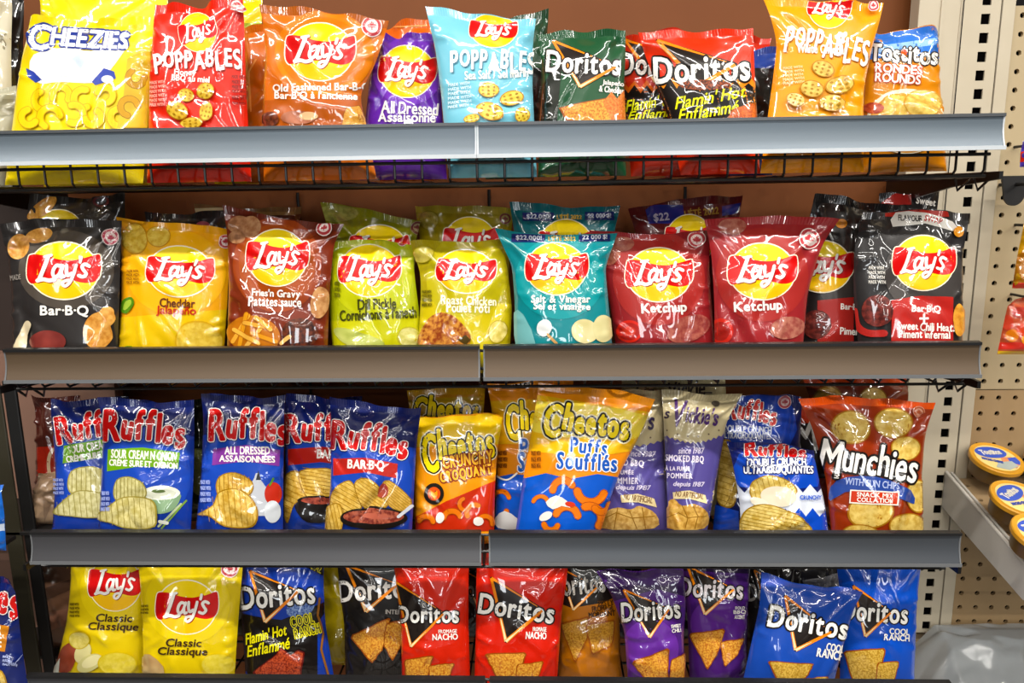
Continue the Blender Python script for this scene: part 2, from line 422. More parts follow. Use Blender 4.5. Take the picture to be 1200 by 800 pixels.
COUNT = [0]
def bag(name, label, row, L, R, Y, col, art=(), seal=None, Tk=.021, lean=.13, yaw=0., wr=1.5, seed=None, cat='snack bag', group=None, floor=None, nseal=.055, back=None, lift=0.0, sag=0.0):
    wr = wr * 1.35; COUNT[0] += 1; seed = COUNT[0] if seed is None else seed
    rg = random.Random(seed * 7 + 3)
    zf = (SHELF[row] if floor is None else floor) + .0015 + lift
    L, R = [list(p) for p in L], [list(p) for p in R]
    xc = at_y((L[-1][0] + R[-1][0]) / 2, (L[-1][1] + R[-1][1]) / 2, Y)[0]
    n0 = np.array([-yaw, 1, -lean]); n0 = n0 / np.linalg.norm(n0)
    O = np.array([xc, Y, zf])
    def hit(px):
        d = rays(px); t = ((O - CAM) @ n0) / (d @ n0)
        return CAM + d * t[..., None] if np.ndim(t) else CAM + d * t
    top = SHELF[row - 1] - .011 if row - 1 in SHELF else 9
    for S in (L, R):                                     # tops stay clear of the deck above
        for _ in range(40):
            if hit(np.array(S[0]))[2] <= top: break
            S[0] = [S[0][0] + (S[1][0] - S[0][0]) * .04, S[0][1] + (S[1][1] - S[0][1]) * .04]
    for S in (L, R):                                     # carry the sides down to the shelf
        a, b = hit(np.array(S[-2])), hit(np.array(S[-1]))
        k = (a - b) / max(a[2] - b[2], 1e-6); k[0] = min(max(k[0], -.22), .22)
        q = b + k * (zf - b[2])
        q[1] = O[1] + (lean * 0) + yaw * (q[0] - xc)
        S.append(list(project(q)))
    NU, NV = 46, 62
    lp, rp = poly_eval(L), poly_eval(R)
    tv = np.linspace(0, 1, len(lp))
    def line(v): return (np.stack([np.interp(v, tv, lp[:, i]) for i in (0, 1)], -1), np.stack([np.interp(v, tv, rp[:, i]) for i in (0, 1)], -1))
    u = np.linspace(0, 1, NU + 1); v = np.linspace(0, 1, NV + 1)
    U, V = np.meshgrid(u, v)
    a, b = line(V); px = a + (b - a) * U[..., None]
    base = hit(px)
    W = np.linalg.norm(base[NV // 2, -1] - base[NV // 2, 0]); H = np.linalg.norm(base[-1, NU // 2] - base[0, NU // 2])
    ns = nseal
    tau = np.clip((V - ns) / (1 - ns), 0, 1)
    prof = (1 - np.exp(-tau / .13)) * (1 - np.exp(-(1 - tau) / .07)) * (.72 + .42 * tau)
    across = np.clip(1 - np.abs(2 * U - 1) ** 2.3, 0, 1) ** .62
    h = Tk * prof * across
    X, Yv = U * W, V * H
    cre = np.zeros_like(h)
    def crease(x, y, ang, ln, amp, w1, w2):
        ca, sa = math.cos(ang), math.sin(ang)
        s = (X - x) * ca + (Yv - y) * sa; d = -(X - x) * sa + (Yv - y) * ca
        win = np.clip(1 - np.abs(s / (ln / 2)), 0, 1) ** .8
        return amp * win * np.where(d > 0, np.clip(1 - d / w1, 0, 1), np.clip(1 + d / w2, 0, 1))
    for _ in range(rg.randint(5, 8)):                    # fans from the top corners and the seal
        x = rg.choice([.04, .08, .92, .96, rg.uniform(.1, .9)]) * W; y = ns * H * 1.1
        tgt = (W * rg.uniform(.2, .8), H * rg.uniform(.3, .7)); ang = math.atan2(tgt[1] - y, tgt[0] - x); ln = H * rg.uniform(.35, .8)
        cre += crease(x, y, ang, ln, rg.uniform(.0012, .0032) * wr * rg.choice([1, 1, -1]), rg.uniform(.004, .016), rg.uniform(.004, .016))
    for _ in range(rg.randint(7, 11)):
        cre += crease(rg.uniform(.08, .92) * W, rg.uniform(.12, .95) * H, rg.choice([rg.gauss(1.2, .5), rg.gauss(1.9, .5), rg.uniform(0, 3)]), rg.uniform(.03, .09), rg.uniform(.0007, .0022) * wr * rg.choice([1, -1]), rg.uniform(.004, .012), rg.uniform(.004, .012))
    for _ in range(rg.randint(3, 5)):                    # broad flat facets
        cre += crease(rg.uniform(.15, .85) * W, rg.uniform(.2, .9) * H, rg.choice([rg.gauss(1.25, .35), rg.gauss(1.9, .35), rg.gauss(.3, .3)]), rg.uniform(.06, .13), rg.uniform(.0018, .0038) * min(wr, 1.7) * rg.choice([1, 1, -1]), rg.uniform(.009, .022), rg.uniform(.009, .022))
    for _ in range(rg.randint(6, 10)):                   # pinches along the side folds
        sd = rg.choice([0, 1]); cre += crease((sd * .94 + .03) * W, rg.uniform(.1, .98) * H, rg.gauss(0, .35), rg.uniform(.02, .05), rg.uniform(.0012, .003) * wr, .005, .005)
    fade = np.clip((V - ns) / .03, 0, 1) * np.clip(np.minimum(U, 1 - U) / .03, .0, 1)
    h = h + cre * fade
    # the seal waves a little, the sides of the pouch wander
    wave = .0035 * np.sin(U * W * rg.uniform(60, 95) + rg.random() * 6) + .003 * np.sin(U * W * 140 + rg.random() * 6)
    h = h + wave * np.clip(1 - V / (ns * 2.2), 0, 1) * wr
    down = .003 * np.sin(U * 5 + rg.random() * 6) * np.clip(1 - V / .15, 0, 1)
    nrm = -n0
    front = base + nrm * h[..., None]; front[..., 2] += down - sag * np.sin(np.pi * U) * np.clip(1 - V / .2, 0, 1)
    # normals
    du = np.gradient(front, axis=1); dv = np.gradient(front, axis=0)
    N = np.cross(dv, du); N /= np.maximum(np.linalg.norm(N, axis=-1, keepdims=True), 1e-12)
    if (N.reshape(-1, 3) @ nrm).mean() < 0: N = -N
    hb = .8 * Tk * prof * np.clip(1 - np.abs(2 * U - 1) ** 2.6, 0, 1) ** .7
    rear = base - nrm * (hb - wave * np.clip(1 - V / (ns * 2.2), 0, 1) * wr)[..., None]; rear[..., 2] += down - sag * np.sin(np.pi * U) * np.clip(1 - V / .2, 0, 1)
    root = empty(name, tuple(O), label, cat, group)
    js = int(round(ns * NV))
    idx = np.arange((NV + 1) * (NU + 1)).reshape(NV + 1, NU + 1)
    q = np.stack([idx[:-1, :-1], idx[1:, :-1], idx[1:, 1:], idx[:-1, 1:]], -1)
    def sub(grid, j0, j1, flip):
        k = q[j0:j1].reshape(-1, 4); return k[:, ::-1] if flip else k
    M = (NV + 1) * (NU + 1)
    flip = np.cross(front[40, 20] - front[20, 20], front[20, 30] - front[20, 20]) @ nrm < 0
    fr, re = front.reshape(-1, 3), rear.reshape(-1, 3)
    def merged(Fs, V3):
        used = np.unique(Fs); mp = np.full(len(V3), -1); mp[used] = np.arange(len(used)); return V3[used], mp[Fs], used
    allV = np.concatenate([fr, re]); 
    Fq = np.concatenate([sub(0, js, NV, flip), sub(0, js, NV, not flip)[:, :] + M])
    pv, pf, _ = merged(Fq, allV)
    # weld the two sides along the folds
    mats = [film(col), film(back or col)]
    nf = NU * (NV - js)
    o = mesh_obj('pouch', pv, pf, mats, root, midx=np.repeat([0, 1], [nf, nf]))
    # crimped seal: fine ridges
    sc = seal or col
    ru, rv = NU * 3, max(js, 2) * 2
    uu = np.linspace(0, 1, ru + 1); vv = np.linspace(0, js / NV, rv + 1); UU, VV = np.meshgrid(uu, vv)
    sp = sample(front, UU, VV)[0]
    rid = .0005 * np.sin(UU * W / .0026 * 2 * np.pi) * np.clip(1 - VV / (js / NV), 0, 1) ** .3
    s1 = sp + nrm * rid[..., None]; s2 = sp - nrm * (.0009 - rid)[..., None]
    si = np.arange((rv + 1) * (ru + 1)).reshape(rv + 1, ru + 1)
    sq = np.stack([si[:-1, :-1], si[1:, :-1], si[1:, 1:], si[:-1, 1:]], -1).reshape(-1, 4)
    m = (rv + 1) * (ru + 1)
    mesh_obj('top_seal', np.concatenate([s1.reshape(-1, 3), s2.reshape(-1, 3)]), np.concatenate([sq[:, ::-1] if flip else sq, (sq if flip else sq[:, ::-1]) + m]), film(sc), root)
    # printed artwork, laid on the film
    FP = project(front)
    def inv(p):
        vv_ = np.clip((p[:, 1] - lp[0, 1]) / (lp[-1, 1] - lp[0, 1]), 0, 1)
        for _ in range(8):
            a_, b_ = line(vv_); uu_ = (p[:, 0] - a_[:, 0]) / np.where(np.abs(b_[:, 0] - a_[:, 0]) < 1, 1, b_[:, 0] - a_[:, 0])
            yy = a_[:, 1] + (b_[:, 1] - a_[:, 1]) * np.clip(uu_, -.3, 1.3)
            vv_ = vv_ + (p[:, 1] - yy) / (lp[-1, 1] - lp[0, 1])
        return uu_, vv_
    parts = {}
    for k, (tg, c, tri) in enumerate(art):
        parts.setdefault(tg, []).append((k, c, tri))
    groups = []
    for tg, its in parts.items():                        # pictures that stand apart are parts of their own
        if tg not in ('food_print', 'panel_print', 'badge', 'flavour_text'): groups.append((tg, its)); continue
        cl = []
        for it in its:
            q = np.asarray(it[2]).reshape(-1, 2); mg = 7 if tg == 'flavour_text' else 1.5; lo, hi = q.min(0) - mg, q.max(0) + mg; mine = [it]; rest = []
            for l2, h2, m2 in cl:
                if (lo <= h2).all() and (l2 <= hi).all(): lo, hi, mine = np.minimum(lo, l2), np.maximum(hi, h2), m2 + mine
                else: rest.append((l2, h2, m2))
            cl = rest + [(lo, hi, mine)]
        groups += [(tg, sorted(m, key=lambda i: i[0])) for _, _, m in cl]
    for tg, its in groups:
        VV_, FF_, NN_, mi, mats = [], [], [], [], []
        off = 0
        for k, c, tri in its:
            tri = split_tris(np.asarray(tri, float), 3.0)
            pts, iv = np.unique(np.round(tri.reshape(-1, 2), 2), axis=0, return_inverse=True); f = iv.reshape(-1, 3)
            qq = pts.copy()
            for _ in range(4):
                uu_, vv_ = inv(qq)
                g = bil(FP, np.clip(uu_, 0, 1), np.clip(vv_, 0, 1))
                ok = (uu_ > -.02) & (uu_ < 1.02) & (vv_ > -.02) & (vv_ < 1.02)
                qq = qq + np.where(ok[:, None], pts - g, 0)
            uu_, vv_ = inv(qq)
            inside = (uu_ > .002) & (uu_ < .998) & (vv_ > .004) & (vv_ < .998)
            f = f[inside[f].any(1)]
            if not len(f): continue
            uu_, vv_ = np.clip(uu_, .004, .996), np.clip(vv_, .006, .996)
            Pp = bil(front, uu_, vv_); Nn = bil(N, uu_, vv_); Nn /= np.linalg.norm(Nn, axis=1, keepdims=True)
            Pp = Pp + Nn * (.00055 + .00009 * k)
            # face towards the front
            fa = f; cr = np.cross(Pp[fa[:, 1]] - Pp[fa[:, 0]], Pp[fa[:, 2]] - Pp[fa[:, 0]])
            ar = np.linalg.norm(cr, axis=1); keep = ar > 1e-11; fa, cr = fa[keep], cr[keep]
            if not len(fa): continue
            fl = (cr * Nn[fa[:, 0]]).sum(1) < 0; fa = np.where(fl[:, None], fa[:, ::-1], fa)
            used = np.unique(fa); mp = np.zeros(len(Pp), int); mp[used] = np.arange(len(used))
            if c not in mats: mats.append(c)
            VV_.append(Pp[used]); NN_.append(Nn[used]); FF_.append(mp[fa] + off); mi.append(np.full(len(fa), mats.index(c))); off += len(used)
        if VV_:
            po = mesh_obj(tg, np.concatenate(VV_), np.concatenate(FF_), [film(c) for c in mats], root, np.concatenate(mi), np.concatenate(NN_))
    return root

def bil(G, u, v):
    nv, nu = G.shape[0] - 1, G.shape[1] - 1
    x, y = u * nu, v * nv; i, j = np.minimum(x.astype(int), nu - 1), np.minimum(y.astype(int), nv - 1)
    fx, fy = (x - i)[..., None], (y - j)[..., None]
    return (G[j, i] * (1 - fx) + G[j, i + 1] * fx) * (1 - fy) + (G[j + 1, i] * (1 - fx) + G[j + 1, i + 1] * fx) * fy

def sample(G, U, V): return bil(G, U, V), None
LAMP_X, LAMP_Y, LAMP_W, WORLD, GLINT_W = (-1.7, -.35, 1.0, 2.35), (-.9, -2.3, -3.7, -5.1), 15.0, .02, 22.0

# ------------------------------------------------------------------ the room
XM = -0.6 ; XR = 0.6
FLOOR1, FLOOR2, FLOOR3 = Z1 - .063, Z2 - .049, Z3 - .049
q4 = at_y(33, 789, -.012); Z4 = q4[2]; FLOOR4 = Z4 - .078
SHELF.update({1: FLOOR1, 2: FLOOR2, 3: FLOOR3, 4: FLOOR4})
YB = YW + .055                  # face of the brown back panel

def struct(o): o['kind'] = 'structure'; return o
struct(MB().box(-3, 3.2, -6.6, .6, -.1, 0).build('floor', surf('floor_tile', '5c554d', .4, 0, 3, '4e4841')))
struct(MB().box(-3, 3.2, -6.6, .6, 2.75, 2.85).build('ceiling', surf('ceiling_tile', 'd8d6d0', .9, 0, 60, 'c9c7c0')))
wb = MB().box(-3, .7, YB, YB + .02, .05, 2.4)
struct(wb.build('wall_back', surf('brown_panel', '7a451f', .6, 0, 12, '713e1a', .05, spec=.25)))
struct(MB().box(-3, 3.2, -6.7, -6.6, 0, 2.8).build('wall_front', surf('far_wall', '4a443e', .8, 0, 4, '3a3530')))

# slotted steel upright
XU = 0.7048
def slotted_upright(xc, zt, zb, name, label, ymat):
    mb = MB(); hw = .0235; sw, sh, pit = .0062, .0070, .0254
    z = zt
    yf = YW
    # inner flange, slotted face, outer flange, with shallow grooves between
    prof = [(-.075, .03), (-.072, .004), (-.034, .004), (-.031, .000)]
    n = int((zt - zb) / pit)
    # slotted face strip
    for i in range(n):
        a, b = zt - i * pit, zt - (i + 1) * pit; c = (a + b) / 2
        y = yf; x0, x1 = xc - .031, xc + .020
        V = [(x0, y, a), (x1, y, a), (x1, y, b), (x0, y, b), (xc - sw, y, c + sh), (xc + sw, y, c + sh), (xc + sw, y, c - sh), (xc - sw, y, c - sh)]
        V += [(p[0], y + .0025, p[2]) for p in V[4:8]]
        F = [(0, 4, 5, 1), (1, 5, 6, 2), (2, 6, 7, 3), (3, 7, 4, 0), (4, 8, 9, 5), (5, 9, 10, 6), (6, 10, 11, 7), (7, 11, 8, 4)]
        mb.add(V, F)
    zb2 = zt - n * pit
    mb.box(xc - .034, xc - .031, yf + .003, yf + .03, zb2, zt)
    mb.box(xc - .092, xc - .034, yf + .003, yf + .03, zb2, zt, .001)
    mb.box(xc - .062, xc - .058, yf + .001, yf + .004, zb2, zt)
    mb.box(xc + .020, xc + .022, yf + .004, yf + .03, zb2, zt)
    mb.box(xc + .022, xc + .040, yf - .001, yf + .03, zb2, zt, .001)
    root = empty(name, (xc, yf + .02, zb2), label, 'shelf upright')
    mb.build('slotted_face', ymat, root)
    MB().box(xc - .015, xc + .015, yf + .0026, yf + .006, zb2, zt).build('slot_shade_sheet', surf('slot_shade', '060505', 1, spec=0), root)  # black sheet puts the shade inside the slots into colour
    return root
cream = surf('cream_steel', 'c6bba4', .4, 0, 20, 'b9ad95')
zlow = at_y(1085, 752, YW)[2]
slotted_upright(XU, 2.02, zlow, 'shelf_upright', 'cream steel shelf upright with a column of square slots beside the brown panel', cream)
MB().box(XU - .092, XU + .04, YW + .003, YW + .03, .0, zlow - .001).build('kick_panel', surf('pale_board', 'd8bd96', .5), None)
o = bpy.data.objects['kick_panel']; tag(o, 'pale board below the slotted upright beside the clear plastic sheet', 'panel')

# pegboard: real round holes
def pegboard(x0, x1, z0, z1, y, name, mat, dark):
    mb = MB(); p = .0254; r = .0040; nx = int(round((x1 - x0) / p)); nz = int(round((z1 - z0) / p))
    for i in range(nx):
        for j in range(nz):
            cx, cz = x0 + (i + .5) * p, z0 + (j + .5) * p; V = []
            for k in range(8):
                a = math.pi / 8 + k * math.pi / 4; V.append((cx + r * math.cos(a), y, cz + r * math.sin(a)))
            V += [(v[0], y + .006, v[2]) for v in V]
            c = [(cx + p / 2, y, cz + p / 2), (cx - p / 2, y, cz + p / 2), (cx - p / 2, y, cz - p / 2), (cx + p / 2, y, cz - p / 2)]
            F = [(k, (k + 1) % 8, 8 + (k + 1) % 8, 8 + k) for k in range(8)]
            V += c
            F += [(0, 1, 16), (1, 2, 17, 16), (2, 3, 17), (3, 4, 18, 17), (4, 5, 18), (5, 6, 19, 18), (6, 7, 19), (7, 0, 16, 19)]
            mb.add(V, F)
    o = struct(mb.build(name, mat))
    b = MB().box(x0, x1, y + .006, y + .02, z0, z1).build('hole_shade_sheet', dark, None); b.parent = o  # black sheet stands in for the shade inside the holes
    return o
peg = surf('pegboard', 'a98e68', .55, 0, 9, '987b53', 0, (3, 1, .25))
ytop = at_y(1190, 8, YW + .005)[2]; ymid = at_y(1150, 457, YW + .005)[2]
x0p = XU + .042
pegboard(x0p, x0p + 14 * .0254, ymid - .5 * .0 - 16 * .0254, ymid, YW + .006, 'wall_right', peg, surf('slot_shade', '0b0a09'))
pegboard(x0p, x0p + 14 * .0254, ymid + .0012, ymid + .0012 + 22 * .0254, YW + .006, 'wall_right_upper', surf('pegboard_pale', 'b8a684', .55, 0, 9, 'ab9772', 0, (3, 1, .25)), surf('slot_shade', '0b0a09'))

struct(MB().box(x0p + 14 * .0254, 3.2, YW + .006, YW + .03, 0, 2.4).build('wall_right_end', surf('pegboard_plain', 'b39f7c', .6)))

# ------------------------------------------------------------------ wire shelves and price rails
black = surf('black_wire', '0c0b0b', .35, 0, 40, '141312')
def wire_shelf(row, zt, zf, y0, x0, x1, label, guard_top):
    root = empty('wire_shelf', (0, YB - .03, zf), label, 'wire shelf', 'black wire shelves of the snack rack')
    y1 = YB - .012
    g = MB(); p = .0325; n = int((x1 - x0) / p)
    for i in range(n + 1):
        x = x0 + .004 + i * (x1 - x0 - .008) / n
        g.tube([(x, y1, zf - .003), (x, y0 + .004, zf - .003), (x, y0, zf + .001), (x, y0, guard_top)], .0016, 6)
    g.build('wire_mesh', black, root)
    c = MB()
    for y in (y0 + .004, y0 + .05, y0 + .1, y0 + .15, y0 + .2): c.tube([(x0, y, zf - .006), (x1, y, zf - .006)], .0021, 6)
    c.tube([(x0, y0 - .002, zf + .0185), (x1, y0 - .002, zf + .0185)], .002, 6)
    c.tube([(x0, y0 - .001, guard_top), (x1, y0 - .001, guard_top)], .002, 6)
    c.build('cross_wires', black, root)
    for x in (x0 - .018, x1 + .014):
        b = MB(); s = .0022
        b.add([(x - s, y1, zf - .001), (x - s, y0 - .004, zf - .001), (x - s, y0 - .004, zf - .010), (x - s, y0 + .10, zf - .018), (x - s, y1, zf - .045),
               (x + s, y1, zf - .001), (x + s, y0 - .004, zf - .001), (x + s, y0 - .004, zf - .010), (x + s, y0 + .10, zf - .018), (x + s, y1, zf - .045)],
              [(0, 1, 2, 3, 4), (9, 8, 7, 6, 5), (0, 5, 6, 1), (1, 6, 7, 2), (2, 7, 8, 3), (3, 8, 9, 4), (4, 9, 5, 0)])
        b.build('side_bracket', black, root)
    z = MB()
    for i in range(9):                                   # sway braces at the ends, below the deck
        pass
    for sx, d in ((x0 + .01, 1), (x1 - .01, -1)):
        z.tube([(sx - d * .028, y0 + .02, zf - .006), (sx - d * .018, y0 + .03, zf - .022), (sx - d * .006, y0 + .02, zf - .006), (sx + d * .006, y0 + .03, zf - .022), (sx + d * .016, y0 + .02, zf - .006)], .0018, 6)
    z.build('sway_brace', black, root)
    return root

def rail(x0, x1, zt, y, h, label, mat, lip, edge, tilt=.006):
    """price channel: lip on top, shallow hollow face, pale turned-up bottom edge"""
    root = empty('price_rail', ((x0 + x1) / 2, y, zt - h), label, 'price rail', 'price rails on the shelf fronts')
    zb = zt - h
    prof = [(y, zt - .003)]
    pr = []
    for k in range(9):
        t = k / 8; pr.append((y - .002 - tilt * t + .0028 * math.sin(math.pi * t), zt - .003 - (h - .006) * t))
    prof = pr + [(yy + .0016, zz) for yy, zz in reversed(pr)]
    MB().prism(prof, x0 + .001, x1 - .001).build('rail_face', mat, root, True)
    MB().prism([(y - .004, zt - .0035), (y - .004, zt), (y + .004, zt + .0008), (y + .004, zt - .0035)], x0, x1).build('top_lip', lip, root)
    yb = y - .002 - tilt
    MB().prism([(yb - .0022, zb + .0045), (yb - .0014, zb + .0045), (yb - .0002, zb + .0022), (yb + .004, zb + .0022), (yb + .004, zb), (yb - .0022, zb)], x0, x1).build('bottom_edge', edge, root)
    for x in (x0, x1 - .0018):
        MB().prism([(p[0] - .0006, p[1]) for p in pr] + [(y + .004, zb + .003), (y + .004, zt - .003)], x, x + .0018).build('end_cap', edge, root)
    return root
steel = lambda k, a, b, r=.38: surf(k, a, r, .25, 8, b, 0, (.4, 1, 14))
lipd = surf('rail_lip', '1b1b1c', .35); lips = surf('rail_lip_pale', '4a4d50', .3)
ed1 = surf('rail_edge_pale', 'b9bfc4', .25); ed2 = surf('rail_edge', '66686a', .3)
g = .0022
R1 = steel('rail_reflect_blue_grey', '65717b', '5b666f'); R2 = steel('rail_reflect_taupe', '5b4a38', '524230', .45); R3 = steel('rail_reflect_graphite', '4a4a4d', '424245'); R3b = steel('rail_reflect_graphite_blue', '474b51', '404449')  # one rail finish; what each shelf's rails reflect is put into the colour
y1, y2, y3 = -.002, -.002, -.002
wire_shelf(1, Z1, FLOOR1, .006, -.66, .592, 'black wire shelf under the top row of snack bags, its wire front showing below', Z1 - .036)
wire_shelf(2, Z2, FLOOR2, .006, XM, .592, 'black wire shelf that carries the row from charcoal barbecue to ketchup bags', Z2 - .008)
wire_shelf(3, Z3, FLOOR3, .006, XM, .592, 'black wire shelf that carries the blue ridged chip bags and cheese snacks', Z3 - .008)
wire_shelf(4, Z4, FLOOR4, -.004, XM, .592, 'black wire shelf at the bottom that carries the corn chip bags', Z4 - .008)
rail(-.66, 0 - g * .1, Z1, y1, .0405, 'price rail, a blue-grey reflection in its colour, below the yellow and orange bags of the top row', R1, lips, ed1)
rail(0 + g * .1, XR, Z1, y1, .0405, 'price rail, a blue-grey reflection in its colour, below the green and white cheddar bags of the top row', R1, lips, ed1)
rail(XM, -g, Z2, y2, .0425, 'price rail, a taupe reflection in its colour, under the charcoal barbecue and dill pickle bags', R2, lipd, ed2)
rail(g, XR, Z2, y2, .0425, 'price rail, a taupe reflection in its colour, under the teal and ketchup bags', R2, lipd, ed2)
rail(XM, -.006, Z3, y3, .0425, 'price rail, a dark grey reflection in its colour, under the blue ridged chip bags', R3, lipd, ed2)
rail(.004, XR, Z3, y3, .0425, 'price rail, a dark grey reflection in its colour, under the cheese puffs and munchie mix bags', R3b, lipd, ed2)
rail(q4[0], -.004, Z4, -.014, .0425, 'price rail, a dark grey reflection in its colour, cut off by the bottom edge, under the yellow classic bags', R3, lipd, ed2)
rail(.002, XR, Z4, -.014, .0425, 'price rail, a dark grey reflection in its colour, under the red and blue corn chip bags', R3b, lipd, ed2)

fl_z = at_y(10, 830, -.02)[2]; fl2_z = at_y(0, 646, 0)[2]
# rear frame of the rack: thin black uprights in front of the brown panel
for px, py, lab in ((349, 232, 'thin black rack rod behind the brown gravy bag'), (573, 228, 'thin black rack rod behind the roast chicken bags'), (803, 222, 'thin black rack rod behind the first ketchup bag')):
    p = at_y(px, py, YB - .006)
    o = MB().tube([(p[0], YB - .006, .0), (p[0], YB - .006, FLOOR1 - .01)], .0026, 8).build('rack_rod', black, smooth=True)
    tag(o, lab, 'rack rod', 'thin black rods at the back of the rack')

# front post at the left end
a = at_y(8, 640, .10); b = at_y(42, 640, .10)
post = empty('rack_post', ((a[0] + b[0]) / 2, .05, .02), 'dark steel post between the rack and the neighbouring blue bags', 'post')
xm = a[0] * .45 + b[0] * .55
MB().box(a[0], xm, .10, .104, .02, 1.22, .002).build('post_flange', surf('olive_steel', '2e2a1c', .5), post)
MB().box(xm + .0005, b[0], .104, .109, .02, 1.22, .002).build('post_web', surf('post_black', '0f0e0d', .5), post)

# neighbouring display beyond the post
o = MB().box(-1.25, -.60, YB - .074, YB - .052, .0, 1.235).build('side_panel', surf('rosy_panel', '8d6a58', .7, 0, 6, '775546')); tag(o, 'dull rosy-brown panel seen between the post and the first blue bag', 'panel')

black_deck = surf('black_deck', '151312', .5)
for x0, x1, y0, y1, z, lab in ((-.95, -.655, -.09, .02, fl_z, 'black shelf edge under the dark blue bag beyond the post'), (-.95, -.66, -.04, .05, fl2_z, 'black shelf edge under the bright blue bag beyond the post'), (-.95, -.625, .10, .24, FLOOR3, 'black shelf edge under the beige bag corner beside the post'), (-.95, -.625, .145, .24, FLOOR4, 'black shelf edge under the brown bag beside the post')):
    o = MB().box(x0, x1, y0, y1, z - .006, z, .001).build('display_shelf', black_deck); tag(o, lab, 'shelf')

o = MB().box(-1.25, -.632, YB - .05, YB - .032, .0, 1.47).build('side_panel', surf('dark_brown_panel', '2c1d16', .7)); tag(o, 'dark brown panel at the picture edge beside the charcoal barbecue bag', 'panel')

# ================================================================== the bags
g4 = lambda *a: [(a[i], a[i + 1]) for i in range(0, len(a), 2)]
CH, TO, PU = 'potato_chip_bag', 'tortilla_chip_bag', 'cheese_puff_bag'
G1, G2, G3, G4 = 'snack bags on the top shelf', 'snack bags on the second shelf', 'snack bags on the third shelf', 'snack bags on the bottom shelf'
W_, INK = 'f1ece4', '3a2416'

def curl(cx, cy, r, a0, a1, w, col, dark):
    q = [(cx + r * math.cos(R_(t)), cy + r * math.sin(R_(t))) for t in np.linspace(a0, a1, 9)]
    return LN(q, w, dark) + LN(q, w * .8, col)

# ---- top shelf
bag(CH, 'pale beige bag at the picture edge, behind the yellow cheese-curl bags', 1, g4(-52, -20, -55, 60, -60, 150), g4(15, -20, 13, 60, 14, 150), .13, 'c9c3ae', T('CHIPS', (-30, 40, 10, 58), '8a836c'), group=G1)
bag(CH, 'small grey-beige bag low beside the front cheese-curl bag', 1, g4(-55, 104, -55, 120, -55, 150), g4(20, 103, 20, 125, 15, 150), .06, 'a9a58f', P(g4(-10, 120, 20, 116, 20, 134, -10, 138), '8f8a74'), group=G1, Tk=.014)
bag(CH, 'glossy black bag in the gap between the beige bag and the yellow cheese-curl bags', 1, g4(-40, -25, -42, 60, -44, 150), g4(29, -22, 27, 60, 25, 150), .175, '161413', group=G1)
swirl = []
for cx, cy, r, a in ((52, 118, 11, 20), (72, 112, 10, 160), (98, 116, 11, 60), (88, 134, 11, 250), (60, 138, 12, 120), (110, 138, 9, 300), (124, 112, 9, 200), (36, 138, 9, 30), (140, 138, 10, 80)):
    swirl += curl(cx, cy, r, a, a + 230, 4.5, 'e8c928', 'c49a14')
bag('cheese_curl_bag', 'yellow cheese-curl bag behind, its top rising above the front one', 1, g4(47, -25, 48, 60, 50, 150), g4(200, -28, 190, 60, 185, 150), .14, 'e6cf1e', swirl[:4], group=G1, wr=1.5)
bag('cheese_curl_bag', 'front yellow cheese-curl bag with blue-outlined lettering and white banner', 1, g4(38, 23, 27, 60, 20, 102, 14, 150), g4(184, 19, 180, 60, 177, 100, 173, 149), .05, 'e4cb16',
    P(g4(36, 88, 40, 64, 78, 56, 108, 60, 140, 46, 150, 52, 128, 84, 112, 97, 70, 96, 48, 98), 'f2efe6', 'logo', sm=3) + P(g4(31, 80, 40, 84, 50, 94, 42, 97, 33, 90), '2c3f96', 'logo') + P(g4(108, 96, 122, 80, 134, 84, 136, 92, 122, 97, 112, 100), '2c3f96', 'logo')
    + E(126, 93, 14, 9, 'dfe2ea', tg='logo') + P(g4(60, 66, 100, 63, 90, 86, 62, 88), 'c9d4e4', 'logo', sm=3)
    + T('CHEEZIES', (35, 33, 150, 62), 'f4f2ee', 4, .9, .12, 'logo', arc=-1, outs=[('24357f', 3.0)], scales=[1.45, 1, 1, 1, 1, .95, .95, .9], bounce=[-.08, 0, 0, 0, 0, 0, 0, 0])
    + swirl + P(g4(150, 70, 176, 52, 176, 150, 138, 150, 146, 110), 'soft:c9a018:e0bf22', 'food_print') + curl(160, 92, 9, 0, 240, 4, 'b98a1a', '94680f') + curl(152, 126, 10, 100, 350, 4, 'c2941c', '94680f'), group=G1, wr=1.3, seal='ead72e')
bag(CH, 'yellow-topped bag peeking out behind the red popped-chip bag', 1, g4(246, -8, 248, 60, 250, 150), g4(308, -10, 306, 40, 304, 150), .165, 'dcc41c', P(g4(240, 27, 312, 27, 312, 160, 240, 160), '9aa03a'), group=G1)
bag(CH, 'orange bag mostly hidden between the red popped-chip bag and the old fashioned one', 1, g4(284, 30, 286, 60, 288, 148), g4(345, 27, 342, 60, 340, 148), .12, 'c0651e', LN(g4(300, 70, 292, 84, 294, 130), 1, 'e09a58', 'panel_print'), group=G1)
rp = E(0, 0, 1, 1, 'c4241e')[:0]
def popchip(cx, cy, w, h, rot, a='c99a1c', b='e4c040'):
    o = E(cx, cy, w, h, 'a8781a', rot) + E(cx, cy, w * .9, h * .88, 'chip:%s:%s' % (a, b), rot); c, s = math.cos(R_(rot)), math.sin(R_(rot))
    for x in (-.28, -.02, .24):
        for y in (-.22, .02, .26): 
            X, Y_ = x * w, y * h; o += E(cx + X * c - Y_ * s, cy + X * s + Y_ * c, w * .12, h * .12, 'a07818', rot)
    return o
def popbag(*a, **k): return bag('popped_chip_bag', *a, **k)
